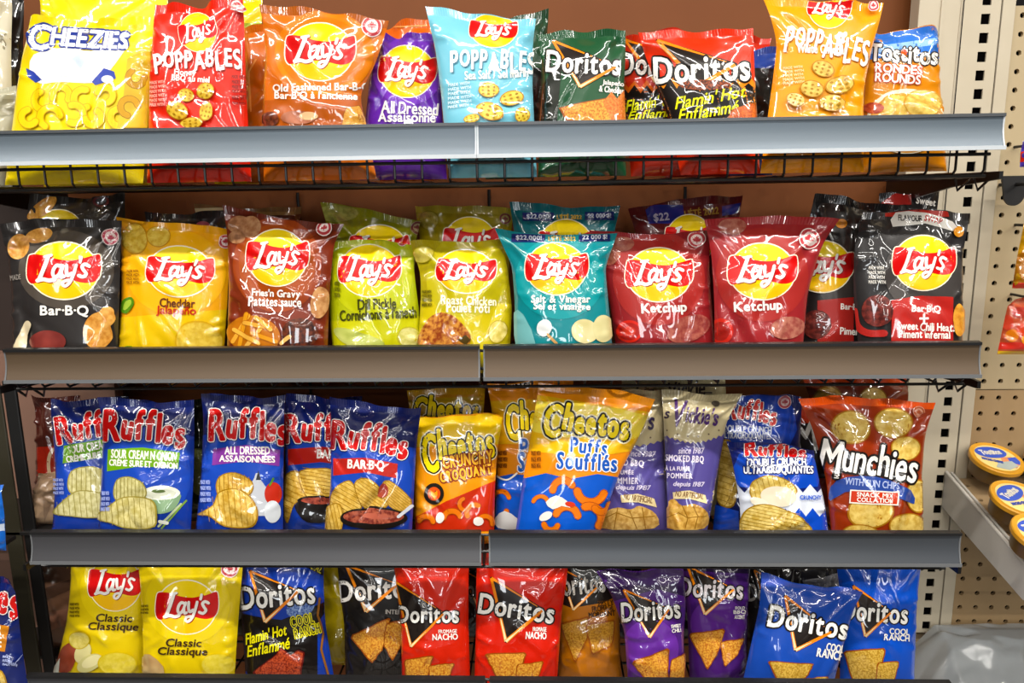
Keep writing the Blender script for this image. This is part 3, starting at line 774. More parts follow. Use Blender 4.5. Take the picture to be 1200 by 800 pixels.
popbag('red popped-chip bag, honey barbecue, on the top shelf', 1, g4(182, 8, 179, 40, 176, 80, 174, 150), g4(285, -3, 287, 50, 288, 100, 291, 149), .045, 'cf3222',
    LAYS(232, 38, 44, 45, -12) + POP((181, 58, 282, 84), -3) + T('Honey', (205, 82, 230, 90), W_, 4, .3) + T('BBQ au miel', (202, 89, 246, 97), W_, 4, .3) + SMALL((177, 95, 197, 126), 6, 'e6a596', -5)
    + popchip(219, 112, 19, 16, 10) + popchip(242, 107, 21, 19, -25) + popchip(210, 130, 26, 19, 30) + popchip(243, 132, 15, 23, 12) + popchip(227, 145, 26, 13, -4) + SMALL((271, 90, 287, 126), 6, '7a1a12') + BADGE(280, 8, 8), group=G1)
bag(CH, 'glossy orange old fashioned barbecue bag flaring wide at the top', 1, g4(306, 5, 312, 62, 309, 92, 309, 146), g4(457, 24, 438, 80, 421, 110, 428, 144), .045, 'c66a18',
    E(380, 62, 116, 100, 'd17a24', tg='panel_print') + E(377, 62, 98, 84, 'c9701c', tg='panel_print') + P(g4(306, 118, 430, 112, 430, 150, 306, 150), 'a8551a', 'panel_print') + LAYS(375, 61, 81, 66, 3)
    + T('Old Fashioned Bar-B-Q', (321, 98, 432, 108), W_, -1, .35) + T('Bar·B·Q à l\'ancienne', (323, 108, 418, 118), W_, 1, .35) + BADGE(436, 31, 12.5) + E(350, 138, 40, 16, 'soft:8a4a2a:b0694a') + E(362, 136, 22, 10, 'd8b48a') + TRI(g4(404, 127, 420, 124, 430, 148, 400, 148), 'c9862a', 'e0a848') + E(318, 140, 20, 16, 'meat:4a2014:7a3a20'), group=G1, wr=1.25, seal='a2561f')
bag(CH, 'orange bag whose top edge shows behind the purple all dressed bag', 1, g4(440, 30, 442, 60, 444, 148), g4(508, 24, 510, 60, 512, 146), .145, 'c95f1c', LN(g4(452, 32, 500, 30), .8, 'e8a060', 'panel_print'), group=G1)
bag(CH, 'purple all dressed bag between the orange and the pale blue bags', 1, g4(448, 37, 444, 60, 433, 90, 428, 143), g4(507, 43, 512, 75, 516, 100, 519, 143), .075, '5a2a96',
    E(478, 84, 82, 80, '6a36a6', tg='panel_print') + LAYS(477, 84, 66, 60, 5) + T('All Dressed', (448, 120, 513, 134), W_, 3, .35) + T('Assaisonné', (444, 132, 510, 143), W_, 1, .35), group=G1)
bag(TO, 'dark green bag hidden behind the pale blue popped-chip bag', 1, g4(560, 24, 562, 60, 566, 145), g4(643, 15, 640, 60, 632, 142), .12, '23402c', P(g4(580, 80, 634, 80, 634, 150, 580, 150), '151412'), group=G1)
popbag('pale blue popped-chip bag, sea salt, on the top shelf', 1, g4(498, 9, 510, 55, 516, 100, 520, 143), g4(628, 22, 624, 55, 624, 100, 626, 142), .042, '78b9cb',
    LAYS(578, 36, 56, 39, 4) + POP((528, 58, 626, 86), 2, sh='4a7a90') + T('Sea Salt / Sel marin', (545, 82, 618, 92), W_, -3, .3) + SMALL((526, 97, 555, 128), 6, 'd6e8ee', -6)
    + popchip(573, 106, 24, 17, 0, 'd8c03a', 'ecd860') + popchip(599, 116, 28, 18, -14, 'd0b430', 'e6cf50') + popchip(574, 131, 32, 20, 18, 'd0b430', 'e6cf50') + popchip(554, 140, 18, 9, -10, 'd0b430', 'e6cf50') + popchip(610, 136, 17, 16, -30, 'd0b430', 'e6cf50'), group=G1, wr=.9)
bag(TO, 'dark green corn chip bag, jalapeño and cheddar, on the top shelf', 1, g4(628, 41, 633, 60, 637, 90, 634, 142), g4(733, 33, 733, 70, 731, 100, 732, 138), .05, '1f4a2e',
    P(g4(634, 104, 660, 60, 652, 150, 630, 150), '12180f', 'panel_print') + DOR((641, 62, 726, 86), (648, 48), (722, 78), (680, 102), 3) + T('Jalapeño', (706, 95, 730, 102), W_, 6, .25) + T('& Cheddar', (702, 102, 730, 109), W_, 6, .25) + TRI(g4(655, 126, 720, 113, 732, 142, 664, 142)) + P(g4(706, 120, 716, 108, 722, 116, 730, 106, 732, 142, 716, 142), 'grain:c9621c:e88a3a', 'food_print'), group=G1, wr=1.3)
flam = lambda x0, x1, y, a, n, s: [(x0 + (x1 - x0) * i / n, y + (a if i % 2 else -a * random.Random(s + i).uniform(.2, 1.6))) for i in range(n + 1)]
bag(TO, 'black and red flaming hot corn chip bag half hidden by its red twin', 1, g4(729, 44, 729, 80, 730, 110, 733, 140), g4(822, 40, 820, 80, 820, 110, 822, 138), .085, 'b83222',
    P(flam(715, 830, 98, 5, 16, 3) + g4(835, 150, 715, 150), 'c9622a') + P(flam(715, 830, 104, 5, 16, 5) + g4(835, 150, 715, 150), '17110f') + DOR((727, 62, 812, 88), (732, 46), (800, 70), (768, 96)) + T("Flamin' Hot", (733, 113, 800, 126), 'dcdc3c', -9, .25, .4) + T('Enflammé', (736, 128, 800, 138), 'dcdc3c', -6, .25, .4), group=G1)
bag(TO, 'red bag whose top edge shows behind the front flaming hot bag', 1, g4(768, 37, 770, 60, 775, 140), g4(905, 42, 900, 60, 898, 136), .165, 'b52f22', P(g4(770, 70, 905, 70, 905, 150, 770, 150), '17110f'), group=G1)
bag(TO, 'dark blue bag in the gap before the white cheddar popped-chip bag', 1, g4(850, 66, 850, 90, 852, 136), g4(912, 55, 910, 90, 908, 135), .125, '2a3f86', P(g4(850, 80, 912, 80, 912, 150, 850, 150), '141212'), group=G1)
bag(TO, 'front flaming hot corn chip bag, red above and black below, on the top shelf', 1, g4(747, 41, 760, 75, 772, 108, 783, 136), g4(882, 31, 884, 70, 885, 100, 887, 135), .045, 'd13a24',
    P(flam(740, 892, 92, 5, 20, 11) + g4(895, 150, 740, 150), 'e08a3a') + P(flam(740, 892, 99, 5, 20, 14) + g4(895, 150, 740, 150), '17110f') + DOR((767, 66, 877, 96), (770, 48), (862, 76), (820, 100), -2) + E(826, 100, 60, 12, 'grain:17110f:a0461c', tg='panel_print')
    + T("Flamin' Hot", (790, 107, 874, 121), 'e4e23c', -10, .3, .4) + T('Enflammé', (794, 123, 866, 137), 'e4e23c', -9, .3, .4) + TRI(g4(858, 128, 884, 120, 886, 142, 850, 142), 'b0461c', 'd8702a'), group=G1, wr=1.2)
popbag('golden yellow popped-chip bag, white cheddar, tallest on the top shelf', 1, g4(896, -6, 911, 50, 906, 90, 900, 135), g4(1037, 5, 1022, 55, 1012, 104, 1012, 134), .036, 'e89a12',
    LAYS(971, 10, 50, 46, 10) + POP((920, 36, 1018, 70), 11, sh='9a5a10') + T('White Cheddar', (934, 53, 992, 63), W_, 2, .3) + SMALL((918, 78, 944, 100), 5, 'f0cfa0', -5) + popchip(964, 81, 27, 19, 20, 'd0a03a', 'e8c25c') + popchip(983, 100, 34, 21, -14, 'd0a03a', 'e8c25c') + popchip(951, 105, 28, 20, 10, 'd0a03a', 'e8c25c') + popchip(973, 122, 28, 20, 5, 'd0a03a', 'e8c25c') + popchip(932, 118, 20, 14, 20, 'dcb658', 'f0dc9a') + BADGE(1021, 11, 8), group=G1, wr=1.2)
bag(TO, 'small blue-topped bag of round corn chips at the end of the top shelf', 1, g4(1022, 34, 1018, 60, 1014, 95, 1012, 133), g4(1100, 36, 1100, 60, 1101, 95, 1104, 132), .062, 'cf8428',
    P(g4(1005, 30, 1110, 30, 1110, 70, 1060, 64, 1005, 72), '3a6fc0') + P(g4(1015, 56, 1102, 44, 1102, 52, 1015, 64), '8fb4dc') + T('Tostitos', (1020, 54, 1098, 74), 'f1ece4', 4, .7, 0, 'logo', outs=[('2a2420', 2.2)], bounce=[0, .05, 0, .08, 0, .1, 0, .03]) + E(1059, 62, 7, 7, 'c4552a', tg='logo')
    + T('RONDES', (1026, 76, 1080, 86), W_, 4, .5, outs=[('b5482e', 1.4)]) + T('ROUNDS', (1026, 87, 1078, 97), W_, 4, .5, outs=[('b5482e', 1.4)]) + E(1062, 142, 92, 76, 'eadfc0') + E(1062, 144, 86, 70, 'c98c40') + CHIP(1032, 110, 1070, 140, 0) + CHIP(1060, 104, 1102, 140, 0, seed=4) + E(1024, 127, 24, 13, 'meat:9a3018:c4552a'), group=G1, wr=1.4)

# ---- second shelf: back row first
bag(CH, 'black barbecue bag standing behind the front charcoal barbecue bag', 2, g4(40, 226, 30, 258, 30, 330, 30, 410), g4(151, 222, 146, 256, 146, 330, 146, 410), .12, '23201f',
    E(92, 282, 120, 90, '3c3632', tg='panel_print') + LAYS(69, 272, 60, 52, 4) + E(50, 244, 42, 17, 'chip:c9842a:e4ac4c', -38) + E(119, 236, 19, 14, '6a3434', tg='badge') + E(119, 236, 13, 9, '2a2020', tg='badge'), group=G2)
bag(CH, 'charcoal black barbecue bag with an orange chip picture, first on the second shelf', 2, g4(-2, 261, 9, 300, 14, 350, 15, 411), g4(143, 256, 141, 300, 140, 350, 138, 408), .045, '2a2726',
    E(78, 316, 112, 92, '4a433c', tg='panel_print') + E(22, 289, 25, 30, 'chip:c4802c:e2a650', 20) + E(46, 276, 32, 17, 'chip:c4802c:e2a650', -14) + LAYS(75, 317, 85, 66, 2) + T('Bar·B·Q', (48, 358, 104, 371), W_, 0, .5)
    + E(116, 387, 36, 44, 'chip:c47c26:e0a248', 15) + E(126, 372, 22, 26, 'chip:cc8830:e4ac54') + E(57, 400, 42, 26, 'soft:6e2722:8a3830') + P(g4(17, 410, 24, 390, 32, 376, 38, 380, 34, 392, 30, 410), 'cdbfa0', 'food_print', sm=3) + BADGE(130, 278, 10, 'b5485a') + T('MADE', (14, 322, 26, 328), '8a837c', -8, .1, tg='small_print'), group=G2, wr=1.3)
bag(CH, 'black bag whose top edge shows behind the yellow cheddar jalapeño bag', 2, g4(172, 250, 174, 300, 174, 350, 174, 408), g4(272, 246, 270, 300, 268, 350, 268, 408), .12, '211d1d', E(238, 264, 16, 10, '9a4a52', tg='badge') + E(215, 258, 40, 5, '3a3634', tg='panel_print'), group=G2)
bag(CH, 'brown bag standing behind the gravy bag, its pale crimped top showing', 2, g4(228, 241, 232, 280, 234, 340, 236, 408), g4(352, 243, 350, 280, 348, 340, 346, 406), .165, '5a2c1c', P(g4(228, 244, 262, 243, 264, 250, 230, 250), 'c9b68e', 'food_print') + P(g4(300, 248, 345, 248, 345, 252, 300, 252), '9a7448'), seal='7a5a3a', group=G2)
bag(CH, 'golden yellow cheddar jalapeño bag on the second shelf', 2, g4(141, 253, 142, 300, 142, 350, 139, 409), g4(267, 270, 268, 315, 266, 360, 263, 408), .06, 'dd9c12',
    E(207, 320, 116, 100, 'e2a81c', tg='panel_print') + P(g4(139, 372, 270, 362, 270, 412, 139, 412), 'd6b21c', 'panel_print') + CHIP(142, 261, 174, 298, 0, 'c9a02a', 'e0c04c', 2, 'b8861c') + CHIP(172, 264, 200, 290, 0, 'c9a02a', 'e0c04c', 3, 'b8861c')
    + LAYS(211, 318, 78, 58, 4) + T('Cheddar', (188, 350, 229, 360), '5a2a14', 2, .3) + T('Jalapeño', (184, 359, 230, 371), 'a82a1c', 2, .3) + P(g4(143, 364, 145, 352, 155, 348, 158, 356, 150, 367), '4e7a24', 'food_print', sm=4) + P(g4(146, 362, 148, 354, 154, 351, 155, 356, 149, 363), '9ab44a', 'food_print', sm=4) + E(152, 411, 18, 12, '4e7a24') + BADGE(264, 283, 8) + SMALL((150, 316, 166, 334), 4, '8a5a14') + CHIP(205, 376, 262, 420, 10, 'cfa92a', 'dfc048', 5, 'c29a20'), group=G2, seal='d79a1c')
bag(CH, 'rusty brown fries and gravy bag on the second shelf', 2, g4(263, 243, 267, 285, 268, 345, 266, 407), g4(403, 264, 391, 285, 386, 345, 384, 405), .040, '6e2a18',
    E(325, 310, 104, 112, '8a3c1e', tg='panel_print') + E(325, 310, 90, 96, '96461f', tg='panel_print') + E(280, 263, 26, 20, 'chip:8a5a38:b07c54', -10) + E(294, 266, 24, 26, 'chip:9a6640:b88860', 20) + E(278, 278, 20, 15, 'chip:8a5a38:b07c54')
    + LAYS(325, 302, 72, 65, 3) + T("Fries'n Gravy", (295, 339, 352, 350), W_, 2, .35) + T('Patates sauce', (292, 348, 353, 359), W_, 1, .35)
    + E(298, 392, 62, 44, 'b06a2a', 10) + sum([LN(g4(x, y, x + dx, y + dy), 3, 'a8641e') + LN(g4(x, y, x + dx, y + dy), 2.3, c) for x, y, dx, dy, c in ((274, 400, 18, -30, 'dca04a'), (282, 404, 8, -36, 'd2913a'), (290, 405, 20, -26, 'e2ae5c'), (288, 378, 30, 6, 'd8a04c'), (296, 390, 28, 10, 'cf8e38'), (276, 386, 28, 16, 'e0aa54'), (300, 372, 18, 14, 'dca24c'))], [])
    + E(352, 390, 42, 34, 'meat:2e120c:6a3018') + LN(g4(330, 402, 340, 394), 2.2, 'd8ae6a') + E(374, 354, 20, 38, 'chip:b07440:cc9860', 8) + BADGE(380, 268, 10.5), group=G2, wr=1.3, seal='5a2216')
bag(CH, 'dill pickle bag, its green dimmed for shade, behind the front dill pickle bag', 2, g4(376, 238, 386, 275, 390, 340, 392, 405), g4(492, 256, 486, 290, 486, 340, 486, 404), .125, '7e7f1c', E(395, 250, 50, 20, 'chip:8a8a3a:a3a24c') + LAYS(444, 292, 70, 56, 2) + BADGE(489, 267, 8, '6a3030', '9a8a6a'), group=G2)  # same bag as the front one, back-row shade put into its duller green
bag(CH, 'bright green dill pickle bag in the middle of the second shelf', 2, g4(391, 282, 387, 320, 386, 360, 390, 405), g4(483, 284, 486, 325, 492, 370, 492, 403), .056, 'a6ac14',
    E(436, 326, 94, 90, 'b2b61a', tg='panel_print') + P(g4(384, 376, 494, 370, 494, 410, 384, 410), 'bcba1e', 'panel_print') + LAYS(433, 317, 72, 60, 2) + T('Dill Pickle', (420, 350, 464, 362), '3c3c10', -2, .35) + T("Cornichons à l'aneth", (399, 361, 487, 374), '3c3c10', -3, .35)
    + P(g4(392, 388, 404, 384, 446, 398, 446, 406, 408, 404), 'soft:9aa63a:c4c86a', 'food_print', sm=3) + CHIP(466, 382, 492, 408, 0, 'c2ba58', 'd8d080', 4, 'a8a03a') + BADGE(471, 282, 7) + SMALL((393, 330, 400, 350), 3, '6a6c14'), group=G2)
bag(CH, 'roast chicken bag, its yellow dimmed for shade, behind the front roast chicken bag', 2, g4(485, 238, 492, 275, 496, 340, 498, 405), g4(602, 246, 598, 280, 596, 340, 594, 404), .155, '8c7c1e', CHIP(492, 246, 514, 270, 0, '8f7f2e', 'a8963e', 4, '7a6a1e') + LAYS(551, 283, 64, 56, 2) + BADGE(592, 256, 7, '6a3030', '8a7a4a'), group=G2, seal='9a8a3a')  # twin of the front bag with the shade put into its inks
bag(CH, 'yellow roast chicken bag with a roast chicken picture on the second shelf', 2, g4(481, 285, 493, 320, 493, 360, 490, 404), g4(587, 279, 595, 315, 600, 360, 598, 402), .052, 'a3941c',
    E(548, 322, 96, 96, 'ada022', tg='panel_print') + P(g4(488, 352, 600, 356, 600, 410, 488, 410), 'c2b01c', 'panel_print', 0) + E(546, 330, 92, 84, 'b2a624', tg='panel_print') + LAYS(546, 318, 69, 50, 3) + T('Roast Chicken', (517, 347, 581, 357), 'f0ead2', 2, .3) + T('Poulet rôti', (524, 355, 573, 366), 'f0ead2', 1, .35)
    + P(g4(492, 404, 494, 388, 504, 372, 518, 366, 534, 372, 546, 384, 552, 396, 546, 406, 520, 406), 'meat:8a3a12:cf8a34', 'food_print', sm=4) + P(g4(536, 398, 546, 392, 552, 398, 546, 404), '4a3a1a', 'food_print') + CHIP(572, 375, 594, 402, 20, 'c8b248', 'e2d078', 6, 'a4921e') + CHIP(484, 288, 508, 308, 0, 'ab9c34', 'c0b04a', 5, '94861e') + SMALL((496, 340, 508, 360), 4, '5e5610'), group=G2)
def svtop(y, x0, x1): 
    w = x1 - x0
    return P(BX(x0 + .10 * w, y, x0 + .40 * w, y + 10), '16245e', 'banner') + P(BX(x0 + .70 * w, y - 1, x0 + .98 * w, y + 9), '16245e', 'banner') + T('$22,000!', (x0 + .14 * w, y + 2, x0 + .37 * w, y + 8), 'cfd2dc', 0, .25, tg='banner') + T("L'ÉTÉ 2022", (x0 + .43 * w, y + 2, x0 + .67 * w, y + 8), 'c9a64a', 0, .25, tg='banner') + T('22 000 $!', (x0 + .73 * w, y + 1, x0 + .95 * w, y + 7), 'cfd2dc', 0, .25, tg='banner')
bag(CH, 'salt and vinegar bag, its teal dimmed for shade, behind the front teal bag', 2, g4(597, 239, 604, 280, 606, 340, 608, 404), g4(727, 241, 718, 280, 716, 340, 714, 400), .125, '0b5f66', svtop(249, 600, 722) + LAYS(663, 288, 66, 60, 2), group=G2)  # front bag's teal, darkened in colour for the shade behind it
bag(CH, 'teal salt and vinegar bag on the second shelf', 2, g4(580, 270, 600, 310, 603, 350, 604, 402), g4(724, 275, 709, 312, 713, 355, 717, 400), .036, '087a80',
    E(656, 326, 104, 96, '0e8c90', tg='panel_print') + svtop(274, 586, 718) + LAYS(652, 315, 72, 60, 2) + T('Salt & Vinegar', (623, 346, 691, 357), W_, 0, .35) + T('Sel et vinaigre', (626, 355, 691, 365), W_, 1, .35)
    + E(685, 388, 31, 28, 'soft:c9bd80:ddd4a0', 20) + E(706, 385, 24, 32, 'soft:c4b878:d8cf98') + E(638, 384, 17, 20, 'e4e6e4', 15) + LN(g4(642, 392, 652, 402), 1.6, 'b98f5a') + P(g4(604, 366, 614, 368, 628, 402, 606, 404), '6fa4a4', 'food_print', sm=2), group=G2, wr=1.1)
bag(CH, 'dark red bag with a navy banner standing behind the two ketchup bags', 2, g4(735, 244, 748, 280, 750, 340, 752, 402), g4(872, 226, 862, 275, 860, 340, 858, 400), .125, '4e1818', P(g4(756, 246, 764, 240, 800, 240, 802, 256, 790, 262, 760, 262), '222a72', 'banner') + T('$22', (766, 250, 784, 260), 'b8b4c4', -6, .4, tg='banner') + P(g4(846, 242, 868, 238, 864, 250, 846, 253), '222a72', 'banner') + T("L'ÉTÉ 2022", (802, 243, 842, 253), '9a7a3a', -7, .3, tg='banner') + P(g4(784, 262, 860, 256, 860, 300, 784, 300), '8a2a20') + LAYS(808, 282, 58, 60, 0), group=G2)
def ketch(cx, cy, kx, ky, k0, k1, lg, bd, extra, ty):
    return E(cx, cy + 6, 108, 110, '9a302d', tg='panel_print') + lg + T('Ketchup', (k0, ky, k1, ky + 14), W_, -3, .5) + extra + bd
bag(CH, 'red ketchup bag beside the teal bag', 2, g4(691, 271, 704, 312, 715, 355, 721, 400), g4(832, 272, 831, 310, 833, 345, 838, 398), .06, '862528',
    ketch(772, 320, 0, 355, 752, 804, LAYS(772, 322, 78, 62, 2), BADGE(816, 280, 10), E(716, 294, 22, 34, 'chip:9a4a38:b87058', 10) + E(727, 286, 32, 18, 'chip:94443a:b06a54', 0) + E(738, 388, 30, 26, 'c23028') + E(738, 388, 24, 20, '9a2420') + E(738, 388, 14, 11, 'b83a2c') + E(806, 385, 52, 30, 'chip:8a3430:a85a4a', -20), 0), group=G2, wr=1.4)
bag(CH, 'red ketchup bag tilted beside the charcoal sweet chili bags', 2, g4(826, 254, 834, 300, 837, 350, 838, 397), g4(981, 256, 962, 290, 946, 345, 942, 394), .042, '8e2a2d',
    ketch(893, 316, 0, 353, 861, 916, LAYS(893, 318, 80, 65, 2), BADGE(948, 280, 12), E(858, 265, 32, 20, 'chip:9a4a3c:b4705c', 0) + E(845, 388, 28, 30, 'b83028') + E(845, 388, 20, 22, '8f2420') + E(922, 384, 40, 26, 'chip:94443c:b4705c', -10), 0), group=G2, wr=1.4)
def bsc(dx, lg=True):
    return P(g4(1037 + dx, 240, 1108 + dx, 240, 1112 + dx, 254, 1037 + dx, 254), '9a2a24', 'banner') + P(g4(1046 + dx, 266, 1050 + dx, 249, 1084 + dx, 249, 1116 + dx, 260, 1120 + dx, 272, 1084 + dx, 262), 'd8d4cc', 'banner', sm=2) + T('FLAVOUR', (1053 + dx, 252, 1080 + dx, 259), '2a2420', 2, .3, tg='banner') + T('SWAP', (1083 + dx, 254, 1104 + dx, 261), 'a82a24', 12, .3, tg='banner') + E(1082 + dx, 320, 92, 92, '3c3836', tg='panel_print') + LAYS(1082 + dx, 308, 73, 63, 3) + P(g4(1044 + dx, 352, 1080 + dx, 346, 1116 + dx, 348, 1116 + dx, 400, 1044 + dx, 400), 'a62c28') + T('Bar·B·Q', (1068 + dx, 358, 1101 + dx, 367), W_, 2, .35) + T('+', (1077 + dx, 368, 1087 + dx, 378), W_, 0, .9) + T('Sweet Chili Heat!', (1051 + dx, 378, 1117 + dx, 387), W_, 2, .3) + T('Piment infernal', (1053 + dx, 387, 1112 + dx, 396), W_, 1, .3) + E(1028 + dx, 364, 36, 37, 'meat:4a1a16:7a2e26') + LN(smooth_line(g4(1002 + dx, 364, 1006 + dx, 382, 1018 + dx, 390, 1036 + dx, 390)), 4, 'a8302c') + SMALL((1018 + dx, 312, 1038 + dx, 334), 4, 'd2cec6')
bag(CH, 'black bag at the back of the second shelf end, its dark red top showing', 2, g4(1030, 229, 1032, 260, 1034, 320, 1034, 396), g4(1099, 220, 1098, 260, 1098, 320, 1098, 394), .17, '1c1a1a', P(g4(1030, 240, 1048, 226, 1068, 222, 1068, 240), '8f2a26') + T('Sweet', (1074, 232, 1096, 240), 'cfcac2', 8, .3), group=G2, wr=1.4)
bag(CH, 'black and red sweet chili bag half hidden beside the second ketchup bag', 2, g4(952, 228, 946, 280, 942, 340, 938, 397), g4(1042, 238, 1032, 280, 1028, 340, 1026, 396), .1, '1d1b1b', E(1000, 322, 90, 92, '35302e', tg='panel_print') + E(986, 262, 14, 11, 'b5742e', tg='banner') + LAYS(963, 312, 73, 60, 4) + P(g4(958, 352, 1000, 348, 1000, 400, 958, 400), '9c2c28') + T('Bar·B·Q', (985, 356, 1012, 364), W_, 2, .3) + E(957, 380, 34, 34, 'meat:4a1a16:7a2e26') + T('Piment', (984, 384, 1010, 392), W_, 3, .3), group=G2)
bag(CH, 'charcoal black sweet chili heat bag at the end of the second shelf', 2, g4(1012, 246, 1001, 290, 1000, 345, 1005, 397), g4(1137, 249, 1128, 300, 1128, 345, 1128, 394), .045, '262424', bsc(0) + E(1122, 272, 12, 12, 'cf8a2c') + E(1122, 375, 14, 38, 'chip:c47a1e:de9c34'), group=G2, wr=1.5)

# ---- third shelf
NAVY = '17286e'
def ruf_base(x0, x1, y0=462, y1=620): return P(g4(x0 - 6, y0 + 50, x0 + (x1 - x0) * .5, y0 + 38, x1 + 6, y0 + 50, x1 + 6, y1, x0 - 6, y1), '1f3a94', 'panel_print') + P(g4(x0 + 8, y0 + 62, x0 + (x1 - x0) * .5, y0 + 52, x1 - 8, y0 + 62, x1 - 12, y1 - 30, x0 + 12, y1 - 30), '2546a6', 'panel_print', sm=3)
bag(CH, 'blue sour cream and onion ridged chip bag partly covered by its twin', 3, g4(57, 467, 63, 510, 66, 560, 62, 617), g4(150, 467, 148, 510, 146, 560, 146, 618), .075, '131f5c',
    ruf_base(62, 146) + RUF((66, 482, 152, 518), -6) + P(g4(75, 522, 128, 513, 130, 534, 74, 543), '6a9a2e', 'banner') + T('SOUR CREAM', (80, 519, 126, 528), W_, -9, .3, tg='banner') + T('CRÈME SURE ET', (78, 529, 128, 538), W_, -9, .3, tg='banner') + E(125, 561, 30, 25, 'd6d8c8') + RIDGED(g4(80, 570, 84, 552, 104, 546, 124, 552, 128, 568, 110, 580, 88, 580), 'b9b070', 'd6cf98', 8, 90, edge='948a4a') + RIDGED(g4(64, 600, 80, 582, 96, 574, 124, 580, 126, 602, 108, 606, 84, 604), 'b9b070', 'd6cf98', 9, 84, edge='948a4a') + SMALL((66, 560, 78, 580), 4, '9aa6d8'), group=G3, wr=1.3)
bag(CH, 'blue sour cream and onion ridged chip bag with green banner and dip bowl picture', 3, g4(118, 467, 121, 510, 119, 560, 116, 618), g4(227, 469, 228, 510, 227, 560, 224, 618), .045, '131f5c',
    ruf_base(120, 226) + RUF((122, 480, 217, 522), 5) + P(g4(127, 526, 168, 524, 211, 530, 209, 549, 166, 546, 126, 552), '6f9f30', 'banner') + T('SOUR CREAM N ONION', (131, 528, 207, 538), W_, 3, .35, tg='banner') + T('CRÈME SURE ET OIGNON', (129, 538, 208, 547), W_, 3, .35, tg='banner')
    + P(g4(168, 580, 210, 576, 206, 594, 192, 601, 178, 599), '7f9a78', 'food_print', sm=3) + E(189, 577, 44, 17, 'dfe0d2') + E(189, 578, 36, 11, 'cdd0be') + E(186, 575, 16, 4, '55663a') + LN(g4(186, 616, 212, 590), 1.3, 'b5c29a') + LN(g4(190, 618, 218, 586), 1.1, '7a9a4a') + LN(g4(188, 610, 196, 612), 2, 'e6e8dc')
    + RIDGED(g4(134, 578, 138, 562, 152, 558, 168, 566, 172, 580, 156, 590, 140, 588), 'b5ac68', 'd4cc8e', 8, 90, edge='8e8444') + RIDGED(g4(114, 606, 130, 592, 146, 582, 172, 582, 184, 592, 182, 616, 150, 618, 132, 612), 'beb064', 'dbd08e', 10, 86, edge='988a42') + SMALL((122, 575, 132, 600), 4, '9aa6d8'), group=G3, wr=1.1)
bag(CH, 'bag coloured dark for the shade between the sour cream and the all dressed ridged chips', 3, g4(196, 470, 198, 520, 200, 570, 202, 617), g4(262, 468, 262, 520, 262, 570, 262, 617), .14, '1e2416', E(232, 545, 30, 40, '5c6038') + E(234, 560, 24, 40, '6a6a40'), group=G3)  # the gap's shade is put into its near-black colour
bag(CH, 'blue all dressed ridged chip bag with a purple banner', 3, g4(238, 463, 238, 510, 236, 560, 230, 617), g4(333, 463, 333, 510, 332, 560, 332, 617), .05, '131d58',
    ruf_base(234, 332) + RUF((246, 478, 336, 520), 3) + P(g4(250, 526, 290, 521, 328, 527, 327, 546, 288, 540, 249, 545), '7a3a8e', 'banner') + T('ALL DRESSED', (264, 523, 316, 532), W_, 0, .35, tg='banner') + T('ASSAISONNÉES', (258, 532, 322, 541), W_, 1, .35, tg='banner')
    + P(g4(298, 560, 300, 554, 304, 554, 306, 562, 314, 574, 312, 604, 290, 604, 290, 574), 'b9bcc2', 'food_print') + P(g4(300, 562, 303, 551, 306, 562), '2a2a30', 'food_print') + E(320, 578, 20, 27, 'b03226') + LN(g4(316, 568, 320, 560), 1.2, '5a8a3a') + E(319, 599, 19, 26, 'ced2d6')
    + RIDGED(g4(254, 572, 258, 558, 276, 553, 296, 564, 292, 580, 262, 584), 'c0912c', 'e0b854', 8, 88, edge='96701e') + RIDGED(g4(234, 602, 250, 592, 258, 576, 276, 572, 292, 580, 302, 598, 296, 616, 264, 616, 246, 604), 'c99c34', 'e6c262', 10, 84, edge='9c7622') + SMALL((238, 562, 250, 590), 4, '9aa6d8'), group=G3, wr=1.2)
def bbq(x0, y, dx, logo, ban):
    return RUF(logo, 6) + ban
bag(CH, 'blue barbecue ridged chip bag half covered by its twin', 3, g4(333, 464, 334, 510, 335, 560, 331, 617), g4(424, 464, 422, 510, 420, 560, 418, 617), .08, '142062',
    ruf_base(334, 420) + RUF((334, 484, 424, 522), 2) + P(g4(338, 526, 378, 523, 418, 528, 417, 546, 376, 541, 338, 545), 'b02c26', 'banner') + T('BAR·B·Q', (372, 527, 410, 539), W_, 2, .4, tg='banner') + RIDGED(g4(334, 560, 350, 552, 362, 582, 346, 590, 338, 612, 334, 600), 'c0912c', 'e0b854', 9, 25, edge='96701e') + RIDGED(g4(350, 554, 372, 548, 392, 552, 392, 584, 362, 584), 'c79a34', 'e2bd5c', 9, 10, edge='96701e') + P(g4(350, 588, 392, 586, 390, 608, 366, 612, 352, 604), '17120f', 'food_print', sm=3) + E(376, 586, 52, 12, '17120f') + E(376, 586, 44, 8, 'meat:6a2016:a84a34'), group=G3)
